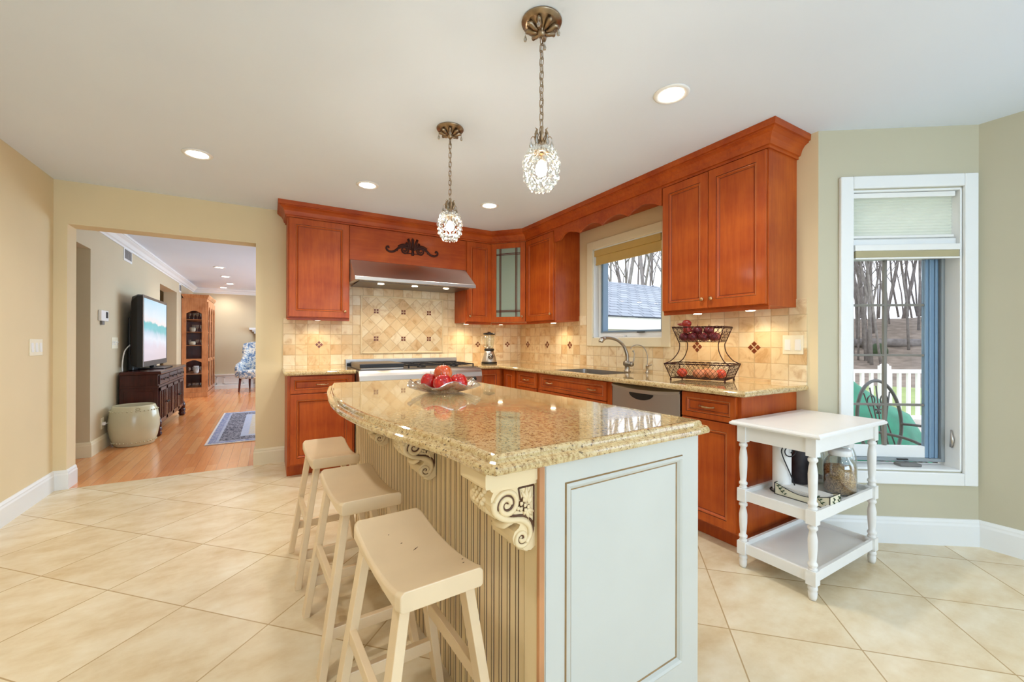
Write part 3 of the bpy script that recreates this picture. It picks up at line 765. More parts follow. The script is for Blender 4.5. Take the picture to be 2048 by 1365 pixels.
# diagonal corner cabinet with glass door
ca = Vector((2.236, 4.293)); cb = Vector((2.514, 3.967)); cdv = cb-ca; cw = cdv.length; cang = math.atan2(cdv.y, cdv.x)
t = thing('corner_cabinet', 'diagonal cherry corner cabinet with a frosted glass door', 'cabinet', (ca.x, ca.y, UZ), cang)
Mi = Matrix.Translation((ca.x, ca.y, 0)) @ Matrix.Rotation(cang, 4, 'Z'); Mi = Mi.inverted()
def cl_(x, y, z): p = Mi @ Vector((x, y, z)); return (p.x, p.y, p.z)
poly = [(2.2365, 4.2935), (2.2365, YA-.0105), (XB-.0105, YA-.0105), (XB-.0105, 3.9675), (2.515, 3.9675)]
b = MB()
def cpoly(z0, z1, pl=poly): 
    q = [cl_(x, y, 0) for x, y in pl]; b.prism([(p[0], p[1]) for p in q], z0, z1)
cpoly(0, .018); cpoly(.90, .93); cpoly(.30, .312); cpoly(.60, .612)
b.box(0, .03, 0, .018, .018, .90); b.box(cw-.03, cw, 0, .018, .018, .90)
def cwall(a, c): q = [cl_(*a, 0), cl_(*c, 0)]; v0 = Vector(q[0][:2]); v1 = Vector(q[1][:2]); d_ = (v1-v0).normalized(); n_ = Vector((-d_.y, d_.x))*.006; b.prism([tuple(v0-n_), tuple(v1-n_), tuple(v1+n_), tuple(v0+n_)], .018, .90)
cwall((2.243, 4.31), (2.243, YA-.018)); cwall((2.243, YA-.018), (XB-.018, YA-.018)); cwall((XB-.018, YA-.018), (XB-.018, 3.975)); cwall((XB-.018, 3.975), (2.53, 3.975))
b.build('body', 'light_maple', t)
b = MB(); b.box(.0, cw, .004, .02, -.022, 0); b.build('light_rail', 'cherry_h', t, .002)
b = MB(); w_, h_ = cw-.02, .903
for q in ((0, .058, 0, h_), (w_-.058, w_, 0, h_), (.058, w_-.058, 0, .058), (.058, w_-.058, h_-.058, h_)): b.box(q[0], q[1], -.021, 0, q[2], q[3])
d = b.build('door', 'cherry', t, .003); d.location = (.01, 0, .008)
b = MB(); b.box(.05, w_-.05, -.010, -.006, .05, h_-.05); b.build('glass', 'frosted', d)
b = MB(); iw0, iw1, iz0, iz1 = .058, w_-.058, .058, h_-.058
for xx in (iw0+.042, iw0+.056, iw1-.056, iw1-.042): b.box(xx-.003, xx+.003, -.018, -.009, iz0, iz1)
for zz in (iz0+.06, iz0+.074, iz1-.074, iz1-.06): b.box(iw0, iw1, -.018, -.009, zz-.003, zz+.003)
b.build('muntin', 'cherry_dark', d)
knob(d, w_-.03, .06)

# wooden panel over the hood
t = thing('hood_panel', 'plain cherry panel above the range hood', 'cabinet panel', (.679, UY-.004, 1.975))
b = MB(); b.box(0, 1.228, 0, .06, 0, .332); b.build('panel', 'cherry_h', t, .002)
b = MB(); b.box(.0, .02, .06, YA-UY, 0, .332); b.build('side', 'cherry', t); b = MB(); b.box(1.208, 1.228, .06, YA-UY, 0, .332); b.build('side', 'cherry', t)
# scalloped valance
vy = [3.419, 3.32, 3.295, 3.262, 3.22, 3.173, 3.10, 3.05, 3.019]
vz = [2.186, 2.185, 2.200, 2.228, 2.240, 2.238, 2.222, 2.204, 2.190]
pts = list(zip(vy, vz))
def arc(y0, y1, zc, zp):
    return [(y0+(y1-y0)*i/10, zc+(zp-zc)*math.sin(PI*i/10)**.8) for i in range(1, 11)]
pts += arc(3.019, 2.717, 2.190, 2.243)+arc(2.717, 2.42, 2.190, 2.238)+arc(2.42, 2.108, 2.190, 2.238)+[(2.080, 2.180)]
b = MB(); b.prism(pts+[(2.080, 2.308), (3.419, 2.308)], UX-.021, UX, 'x')
tag(b.build('window_valance', 'cherry_h', None, .002), 'scalloped cherry valance bridging the cabinets above the sink window', 'valance')
# crown
pr = [(0, -.130), (.010, -.130), (.010, -.114), (.020, -.112), (.024, -.100), (.030, -.080), (.044, -.058), (.060, -.048), (.066, -.046), (.066, -.038), (.076, -.036), (.078, 0), (0, 0)]
t = thing('crown_moulding', 'deep cherry crown moulding running along all the wall cabinets', 'crown moulding', (0, 0, 0))
b = MB(); b.sweep([(o, H+z-.001) for o, z in pr], [(.145, YA-.001), (.145, UY-.005), (2.235, UY-.005), (UX-.005, 3.964), (UX-.005, 1.3305), (XB-.001, 1.3305)])
b.build('cove', 'cherry_h', t)
b = MB(); 
y = 3.93
rp = [(UX-.014, yy, H-.104) for yy in [3.9-i*.02 for i in range(130)] if yy > 1.32]
b.tube(rp, [.0042 if i % 2 else .0028 for i in range(len(rp))], 6)
rp = [(.15+i*.02, UY-.014, H-.104) for i in range(104)]
b.tube(rp, [.0042 if i % 2 else .0028 for i in range(len(rp))], 6)
b.build('rope_bead', 'cherry_dark', t)
# filler behind the crown closing cabinet tops to the ceiling
b = MB(); b.prism([(.146, YA-.002), (.146, UY), (2.237, UY), (UX, 3.967), (UX, 1.332), (XB-.002, 1.332), (XB-.002, YA-.002)], 2.323, H-.002)
b.build('soffit', 'cherry', t)

# iron scroll on the hood panel
t = thing('scroll_ornament', 'dark iron scroll ornament with a fanned leaf on the panel over the hood', 'wall ornament', (1.302, UY-.0105, 2.075))
b = MB()
for sx in (-1, 1):
    def P2(pts, r, n=6): b.tube([(sx*x, 0, z) for x, z in pts], r, n)
    tail = smooth_path([(.05, .078), (.10, .085), (.15, .062), (.19, .028), (.235, .018), (.268, .034), (.272, .060), (.254, .068), (.248, .052)], 5)
    n = len(tail); P2(tail, [.013-.004*i/n for i in range(n)])
    P2(spiral((.085, .052), .042, .008, R(160), R(160+560), 40), .0085)
    P2(smooth_path([(.0, .01), (.03, .02), (.06, .015)], 4), .005)
    P2(smooth_path([(.06, .1), (.11, .1), (.15, .078)], 4), .014)
    P2(smooth_path([(.14, .075), (.16, .05), (.165, .03)], 4), [.01]*4+[.008]*4+[.003])
    for a, l in ((18, .150), (38, .118), (58, .085)):
        q = R(90-a); P2([(.01, .055), (.01+l*.5*math.cos(q), .055+l*.5*math.sin(q)), (.01+l*.85*math.cos(q), .05+l*.85*math.sin(q))], [.006, .013, .014])
b.tube([(0, 0, .06), (0, 0, .12), (0, 0, .165), (0, 0, .185)], [.008, .014, .015, .002], 6)
b.tube([(0, 0, 0), (0, 0, .02), (0, 0, .07)], [.014, .016, .009], 8)
o = b.build('scroll', 'iron', t); o.scale = (1, .6, 1)

# puck lights below the wall cabinets
pucks = [(.41, 4.42, 'puck light under the left wall cabinet'), (1.99, 4.45, 'puck light under the narrow cabinet right of the hood'), (2.38, 4.33, 'puck light under the corner cabinet'),
         (2.66, 3.65, 'puck light under the cabinet left of the sink window'), (2.66, 1.90, 'left puck light under the tall two-door cabinet'), (2.66, 1.52, 'right puck light under the tall two-door cabinet')]
pk = None
for x, y, lab in pucks:
    if pk is None:
        pk = thing('puck_light', lab, 'under-cabinet light', (x, y, UZ), 0, 'under-cabinet puck lights')
        b = MB(); b.lathe([(.036, -.0005), (.036, -.012), (.030, -.014)], 24); b.build('housing', 'white_plastic', pk)
        b = MB(); b.lathe([(.028, -.0135), (.026, -.017), (.01, -.018)], 24); b.build('lens', 'puck_lens', pk)
        spot('puck_bulb', (0, 0, -.022), 4.2, (1, .78, .50), R(155), .025, pk)
    else: copy_thing(pk, lab, (x, y, UZ))

# ================================================================ RANGE AND HOOD
t = thing('range_hood', 'stainless steel canopy range hood under the cherry panel', 'range hood', (.682, 4.02, 1.745))
w_ = 1.222; dp = YA-4.02-.012
b = MB()
sec = [(0, 0), (0, .035), (.265, .228), (dp, .228), (dp, .02), (.02, .0)]
b.prism([(y_, z_) for y_, z_ in sec], 0, w_, 'x'); b.build('canopy', 'steel_hood', t, .002)
b = MB(); b.box(-.003, w_+.003, -.006, .02, -.002, .034); b.build('front_lip', 'steel', t, .004)
b = MB(); b.box(.05, w_-.05, .06, dp-.05, -.004, .0); b.build('filter', 'steel_dark', t)
hl = None
for x in (.27, .61, .95):
    b = MB(); b.lathe([(.03, -.002), (.03, -.008), (.01, -.009)], 20, c=(x, .16, 0)); b.build('lamp', 'puck_lens', t)
    spot('hood_bulb', (x, .16, -.03), 5.0, (1, .82, .58), R(150), .03, t)

t = thing('range_cooker', 'professional stainless steel gas range with black grates', 'range', (.692, 3.94, 0))
w_ = 1.216; dp = YA-3.94-.012
b = MB(); b.box(0, w_, 0, dp, .12, .905); b.box(.02, w_-.02, .05, dp, 0, .12); b.build('body', 'steel', t, .003)
b = MB(); M = Matrix.Rotation(R(90), 4, 'Y'); b.prism([(-.055, .70), (-.085, .82), (-.075, .862), (-.06, .885), (-.03, .905), (.02, .905), (.02, .70)], 0, w_, 'x'); b.build('control_panel', 'steel', t, .006)
for x in (.08, .19, .29, .45, .66, .82, .95, 1.12):
    b = MB(); M = Matrix.Translation((x, -.07, .79)) @ Matrix.Rotation(R(78), 4, 'X')
    b.lathe([(.028, 0), (.028, .006), (.020, .008), (.021, .034), (.016, .038)], 18, M=M); b.build('knob', 'black' if x > .3 else 'steel_dark', t)
b = MB(); b.box(.05, w_-.05, -.035, -.02, .62, .645); b.box(.07, .09, -.02, 0, .62, .645); b.box(w_-.09, w_-.07, -.02, 0, .62, .645); b.build('oven_handle', 'steel', t, .006)
b = MB(); b.box(.012, w_*.6, -.006, 0, .16, .60); b.box(w_*.62, w_-.012, -.006, 0, .16, .60); b.build('oven_door', 'steel', t, .003)
b = MB(); b.box(.02, w_-.02, .02, dp-.08, .9045, .912); b.build('cooktop', 'steel_dark', t)
b = MB(); b.box(-.01, w_, dp-.065, dp, .905, .988); b.box(.0, w_-.01, dp-.072, dp-.066, .915, .950, mi=1); b.build('backguard', ['steel', 'black'], t, .003)
# grates
for gx in range(2):
    b = MB(); x0 = .48+gx*.355; x1 = x0+.345; y0, y1 = .05, dp-.09; z = .945
    for q in ((x0, x1, y0, y0+.012), (x0, x1, y1-.012, y1), (x0, x0+.012, y0, y1), (x1-.012, x1, y0, y1), (x0, x1, (y0+y1)/2-.006, (y0+y1)/2+.006)): b.box(q[0], q[1], q[2], q[3], z-.012, z)
    for cy in (y0+(y1-y0)*.25, y0+(y1-y0)*.75):
        cxm = (x0+x1)/2
        b.box(x0, cxm-.035, cy-.005, cy+.005, z-.010, z); b.box(cxm+.035, x1, cy-.005, cy+.005, z-.010, z)
        b.box(cxm-.005, cxm+.005, cy-.12, cy-.035, z-.010, z); b.box(cxm-.005, cxm+.005, cy+.035, cy+.12, z-.010, z)
    for px in (x0+.006, x1-.006):
        for py in (y0+.006, y1-.006): b.box(px-.006, px+.006, py-.006, py+.006, .912, z)
    b.build('grate', 'black_iron', t, .002)
    for cy in (y0+(y1-y0)*.25, y0+(y1-y0)*.75):
        b = MB(); b.lathe([(.045, .912), (.045, .922), (.03, .926), (.028, .932), (.01, .934)], 20, c=((x0+x1)/2, cy, 0)); b.build('burner', 'black_iron', t)
# griddle with cover
b = MB(); b.box(.035, .43, .04, dp-.10, .912, .925); b.build('griddle', 'steel', t, .003)
b = MB(); b.box(.03, .44, .06, dp-.11, .925, .965); b.build('griddle_cover', 'steel_dark', t, .004)
b = MB(); b.box(.032, .438, .054, .060, .930, .960); b.build('cover_front', 'black', t, .002)

# ================================================================ ISLAND
TI = R(2.8)
I = thing('kitchen_island', 'cream glazed kitchen island with beadboard side and carved corbels', 'kitchen island', (1.18, .842, 0), TI)
b = MB(); b.box(-.585, .040, .042, 1.955, .0, .874); b.build('body', 'island_cream', I)
# beadboard: boards with dark grooves
b = MB(); e0, pit = .115, .0425; y = .10; k = 0
prof = [(-.600, .044)]
b.box(-.604, -.585, .030, .096, 0, .874, mi=0)
while y < 1.93:
    y1 = y+pit
    b.box(-.600, -.585, y+.0030, y+pit-.0155, .0, .874, mi=0)
    b.box(-.6012, -.585, y+pit-.0095, y+pit-.0030, .0, .874, mi=0)
    b.box(-.5992, -.585, y-.0030, y+.0030, 0, .874, mi=1); b.box(-.5992, -.585, y+pit-.0155, y+pit-.0095, 0, .874, mi=1)
    y = y1
b.box(-.604, -.585, y, 1.975, 0, .874, mi=0)
b.build('beadboard', ['bead_cream', 'glaze'], I)
b = MB(); b.box(-.6065, -.590, .0292, .0415, 0, .874); b.build('corner_post', 'post_brown', I, .002)
# framed end panel
b = MB(); W_, Hh = .640, .874
M = Matrix.Translation((-.590, .042, 0))
nest(b, W_, Hh, [(0, 0, 0), (0, -.012, 0), (.001, -.012, 0)], M=M)
b = MB()
def endp(b, x0, x1, z0, z1, y0=.030, y1=.042, mi=0): b.box(x0, x1, y0, y1, z0, z1, mi=mi)
px0, px1, pz0, pz1 = -.525, -.035, .150, .815
endp(b, -.590, px0, 0, .874); endp(b, px1, .050, 0, .874); endp(b, px0, px1, 0, pz0); endp(b, px0, px1, pz1, .874)
w_, h_ = px1-px0, pz1-pz0
lv = [(0, .030, 0), (.003, .026, 1), (.010, .022, 0), (.016, .026, 0), (.022, .034, 0), (.026, .036, 1), (.028, .035, 0)]
rs = [[(px0+i, yy, pz0+i), (px1-i, yy, pz0+i), (px1-i, yy, pz1-i), (px0+i, yy, pz1-i)] for i, yy, _ in lv]
for k in range(len(rs)-1): b.add(rs[k]+rs[k+1], [(j, (j+1) % 4, 4+(j+1) % 4, 4+j) for j in range(4)], mi=lv[k+1][2])
b.add(rs[-1], [(0, 1, 2, 3)], mi=0)
b.build('end_panel', ['island_cream', 'glaze_lines'], I)
# doors on the side facing the sink
for q in range(4):
    b = MB(); nest(b, .46, .76, front(.46, .76, .05)); o = b.build('door', ['island_cream', 'glaze_lines', 'island_cream'], I); o.location = (.0405, .07+.47*q, .09); o.rotation_euler = (0, 0, PI/2)
    b = MB(); b.lathe([(.006, 0), (.013, .018), (.012, .024), (.004, .027)], 12, M=Matrix.Translation((.40 if q % 2 == 0 else .06, -.021, .70)) @ Matrix.Rotation(R(90), 4, 'X')); b.build('knob', 'knob_nickel', o)
b = MB(); b.box(-.612, .052, .026, 1.96, .0, .0) if False else None
# corbels
def corbel(e2, label=None):
    b = MB()
    # cap shelf
    sh = [(0, .836), (-.148, .836), (-.150, .842), (-.150, .868), (-.147, .8738), (0, .8738)]
    b.prism([(x, z) for x, z in sh], -.004, .124, 'y'); 
    b.prism([(0, .826), (-.130, .826), (-.138, .836), (0, .836)], 0, .118, 'y')
    body = [(0, .826), (-.120, .826), (-.1285, .810), (-.1285, .792), (-.120, .770), (-.103, .753), (-.080, .742), (-.058, .737), (-.046, .730), (-.050, .723), (-.062, .716), (-.068, .702), (-.064, .686), (-.052, .676), (-.040, .672), (-.032, .664), (-.014, .660), (0, .668)]
    b.prism(body, .008, .110, 'y')
    for s_, yy in ((-1, .008), (1, .110)):
        def T(pts, r, mi=0, n=6): b.tube([(x, yy+s_*.000, z) for x, z in pts], r, n, mi=mi)
        up = spiral((-.085, .787), .036, .009, R(200), R(200-560), 44)
        T(up, .0072)
        T(spiral((-.085, .787), .027, .003, R(200), R(200-540), 40), .0036, 1)
        sb = smooth_path([(-.1215, .800), (-.119, .776), (-.100, .758), (-.074, .748), (-.045, .742), (-.022, .724), (-.018, .700), (-.030, .684)], 5)
        T(sb, .0078); T([(x+.009, z+.008) for x, z in sb[3:]], .0034, 1)
        T(spiral((-.042, .697), .022, .004, R(-20), R(-20-520), 36), .0060)
        T(spiral((-.042, .697), .014, .002, R(-20), R(-20-480), 30), .0034, 1)
        # carved leaves and berries between scroll and back
        for a, l in ((88, .05), (68, .048), (110, .046), (48, .032)):
            q = R(a); T([(-.030, .772), (-.030+l*.55*math.cos(q)+.006*(a > 90), .772+l*.55*math.sin(q)), (-.030+l*math.cos(q), .772+l*math.sin(q))], [.002, .0075, .0015])
        for a, l in ((-30, .03), (-75, .034), (-50, .03), (-110, .02)):
            q = R(a); T([(-.030, .768), (-.030+l*.5*math.cos(q), .768+l*.5*math.sin(q)), (-.030+l*math.cos(q), .768+l*math.sin(q))], [.003, .006, .0015])
        for dx, dz in ((0, 0), (-.011, .006), (.010, .008), (-.003, .014), (-.012, -.007), (.001, -.012), (.010, -.006), (-.020, -.004)):
            b.ball((-.034+dx, yy+s_*.001, .776+dz), .0062, 8, mi=0)
            b.ball((-.034+dx, yy-s_*.0005, .776+dz), .0072, 8, mi=1)
        T([(-.006, .820), (-.006, .716)], .0026, 1); T([(-.052, .820), (-.006, .820)], .0026, 1); T([(-.052, .820), (-.046, .790)], .0026, 1)
    # front face carving: berries at the top, leaf below
    for i_ in range(3):
        for j_ in range(4):
            b.ball((-.1275-.002*(j_ % 2), .040+i_*.019+(j_ % 2)*.008, .818-j_*.010), .0075, 8, mi=0)
    for a in (-40, -15, 15, 40):
        q = R(a); b.tube([(-.122, .059, .790), (-.118, .059+.02*math.sin(q)*1.4, .768), (-.100, .059+.038*math.sin(q), .748)], [.004, .008, .002], 6)
    b.tube([(-.06, .02, .735), (-.075, .035, .726), (-.078, .059, .722), (-.075, .083, .726), (-.06, .098, .735)], [.004, .009, .011, .009, .004], 8)
    for s_ in (-1, 1): b.tube([(-.028, .059, .668), (-.030, .059+s_*.02, .660), (-.012, .059+s_*.035, .652)], [.006, .008, .003], 6)
    o = b.build('corbel', ['bead_cream', 'glaze'], I); o.location = (-.6035, e2, 0)
    return o
for e in (.042, .672, 1.275): corbel(e)

# island granite: bowed seating side, ogee edge
P_ = [(.088, 2.005), (-.735, 2.030)]
lft = smooth_path([(-.752, 2.020), (-.768, 1.97), (-.820, 1.70), (-.868, 1.35), (-.888, 1.05), (-.874, .74), (-.838, .50), (-.790, .28), (-.772, .15), (-.768, .06), (-.762, .018)], 6)
nearE = [(-.748, .002), (-.55, .0), (-.25, .0), (.02, .0), (.075, .004)]
right = [(.094, .018), (.097, .06), (.095, 1.0), (.092, 1.96), (.088, 2.0)]
outl = [(-.735, 2.028)]+lft[1:]+nearE+right
outl = [p for i, p in enumerate(outl) if i == 0 or (Vector(p)-Vector(outl[i-1])).length > .006]
PRF = [(.022, .8745), (.006, .8745), (.002, .877), (0, .882), (0, .887), (.002, .892), (.007, .8955), (.016, .8965), (.020, .8975), (.0235, .901), (.0245, .906), (.0265, .910), (.031, .9135), (.037, .915)]
b = MB(); b.slab(outl, PRF, smooth=False)
o = b.build('island_countertop', 'granite'); o.location = (1.18, .842, .0005); o.rotation_euler = (0, 0, TI)
tag(o, 'polished granite island top with a bowed seating side and ogee edge', 'countertop')

# ================================================================ STOOLS
def make_stool(label, x, y, rz):
    t = thing('saddle_stool', label, 'stool', (x, y, 0), rz, 'cream saddle stools along the island')
    b = MB(); L, Wd, zt = .225, .1125, .598; ny, nx = 20, 10
    rs = []
    for i in range(ny+1):
        v = -L+2*L*i/ny; u = v/L
        zz = zt-.020+.030*abs(u)**2.2; zb = zt-.048+.008*abs(u)**2
        c = .006 if 0 < i < ny else .010
        ww = Wd-(.006 if i in (0, ny) else 0)
        ring = [(-ww, v, zb+.006), (-ww, v, zz-c), (-ww+c, v, zz)]+[(-ww+c+(2*(ww-c))*k/nx, v, zz) for k in range(1, nx)]+[(ww-c, v, zz), (ww, v, zz-c), (ww, v, zb+.006), (ww-.006, v, zb), (-ww+.006, v, zb)]
        rs.append(ring)
    b.rings(rs, smooth=False); b.build('seat', 'stool_paint', t, .003)
    lg = {}
    for sx in (-1, 1):
        for sy in (-1, 1):
            b = MB(); T_ = Vector((sx*.082, sy*.168, .560)); B_ = Vector((sx*.168, sy*.202, 0)); hx, hy = .013, .024
            b.hexa([(B_.x-hx, B_.y-hy, 0), (B_.x+hx, B_.y-hy, 0), (B_.x+hx, B_.y+hy, 0), (B_.x-hx, B_.y+hy, 0)], [(T_.x-hx, T_.y-hy, .562), (T_.x+hx, T_.y-hy, .562), (T_.x+hx, T_.y+hy, .562), (T_.x-hx, T_.y+hy, .562)])
            b.build('leg', 'stool_paint', t, .002); lg[sx, sy] = (T_, B_)
    def at(sx, sy, z): T_, B_ = lg[sx, sy]; return B_+(T_-B_)*(z/.56)
    for sy in (-1, 1):
        a, c = at(-1, sy, .145), at(1, sy, .145); b = MB(); b.box(a.x+.010, c.x-.010, a.y-.011, a.y+.011, .125, .165); b.build('stretcher', 'stool_paint', t, .002)
    for sx in (-1, 1):
        a, c = at(sx, -1, .29), at(sx, 1, .29); b = MB(); b.box(a.x-.010, a.x+.010, a.y+.020, c.y-.020, .27, .31); b.build('stretcher', 'stool_paint', t, .002)
    return t
s3 = make_stool('cream saddle stool nearest the camera, with small paint chips on its seat', .352, 1.160, R(2.8))
s2 = copy_thing(s3, 'cream saddle stool in the middle of the row of three', (.318, 1.785, 0), R(2.8))
s1 = copy_thing(s3, 'cream saddle stool farthest along the island, by the left base cabinet', (.285, 2.425, 0), R(1.5))
b = MB()
for cx_, cy_, l_, a_ in ((.015, .01, .022, 35), (-.01, .06, .006, 0), (-.03, .12, .004, 0), (.085, -.155, .007, 20), (.095, -.13, .005, 0)):
    M = Matrix.Translation((cx_, cy_, .5785+.030*abs(cy_/.225)**2.2)) @ Matrix.Rotation(R(a_), 4, 'Z'); b.prism([(-l_/2, 0), (0, -.0012), (l_/2, 0), (0, .0014)], -.001, .0006, 'z', M=M)
b.build('paint_chip', 'chip', s3)

# ================================================================ BOWL AND APPLES
bx, by = .80, 1.985
def on_ray(u, Z, z=None):
    d = Vector((math.sin(YAW)+u*math.cos(YAW), math.cos(YAW)-u*math.sin(YAW))); return d*Z
def pxp(px, Z): p = on_ray((px-1024)/FPX, Z); return p.x, p.y
bx, by = pxp(890, 2.13)
t = thing('glass_bowl', 'shallow rippled clear glass bowl on the island holding apples', 'bowl', (bx, by, .9155), R(20))
b = MB(); n = 72
def wav(a, k): return math.sin(7*a+.6)*k+math.sin(3*a)*k*.5
def bring(r, z, k, dz): return [((r*(1+wav(2*PI*i/n, k)*.5))*math.cos(2*PI*i/n), (r*(1+wav(2*PI*i/n, k)*.5))*math.sin(2*PI*i/n), z+wav(2*PI*i/n+.4, dz)) for i in range(n)]
out = [bring(.05, .0, 0, 0), bring(.06, .002, 0, 0), bring(.09, .010, .03, .001), bring(.125, .022, .06, .004), bring(.158, .036, .09, .008), bring(.180, .050, .12, .012)]
inn = [bring(.177, .053, .12, .012), bring(.154, .040, .09, .008), bring(.12, .027, .06, .004), bring(.088, .016, .03, .001), bring(.05, .009, 0, 0)]
b.rings(out+inn, smooth=True); b.build('dish', 'bowl_glass', t)
b = MB()
for k in range(48):
    a = 2*PI*k/48; pts = []
    for r_, z_ in ((.065, .003), (.09, .009), (.125, .021), (.158, .035), (.178, .049)):
        kk = {.065: 0, .09: .03, .125: .06, .158: .09, .178: .12}[r_]; rr_ = r_*(1+wav(a, kk)*.5); pts.append((rr_*math.cos(a), rr_*math.sin(a), z_+wav(a+.4, kk*.09)))
    b.tube(pts, .0016, 4)
b.build('ribs', 'bowl_glass', t)
def apple(label, x, y, z, r, tilt, mat='apple', sq=1.0):
    t = thing('apple', label, 'apple', (x, y, z), random.random()*6, 'apples in the glass bowl'); t.rotation_euler = (tilt[0], tilt[1], t.rotation_euler[2])
    b = MB(); pr = []
    for i in range(25):
        a = PI*i/24; rr_ = r*(math.sin(a)**.9)*(1+.05*math.cos(a)); zz = -math.cos(a)*r*.90*sq
        if a > PI*.8: zz -= (a-PI*.8)/(PI*.2)*r*.30*(a-PI*.8)/(PI*.2)
        if a < PI*.15: zz += (PI*.15-a)/(PI*.15)*r*.12
        pr.append((rr_, zz+.9*r))
    b.lathe(pr, 32, flute=lambda th, z_: .018*math.cos(5*th)*(1 if z_ < .6*r else .5)); b.build('fruit', mat, t)
    b = MB(); b.tube([(0, 0, 1.50*r), (.002, 0, 1.75*r), (.006, .002, 1.98*r)], [.0014, .0012, .002], 6); b.build('stem', 'bark', t)
    return t
def ap(px, py, Z, r):     # centre of an apple on the photo's line of sight at depth Z
    x, y = pxp(px, Z); return x, y, 1.1755-(py-681.5)/FPX*Z
for lab, px, py, Z, r, tl, mt in (('red apple at the left of the glass bowl', 857, 767.5, 2.14, .047, (.15, -.1), 'apple'),
      ('bright red apple at the front of the glass bowl', 888.5, 771, 2.04, .048, (-.2, .1), 'apple'),
      ('deep red apple at the right of the glass bowl', 920.5, 768, 2.12, .047, (.1, .3), 'apple'),
      ('orange-blushed apple resting on top of the pile', 886.5, 744, 2.10, .0465, (-.25, .25), 'apple_orange')):
    x, y, z = ap(px, py, Z, r); apple(lab, x, y, max(z-.9*r, .929), r, tl, mt)

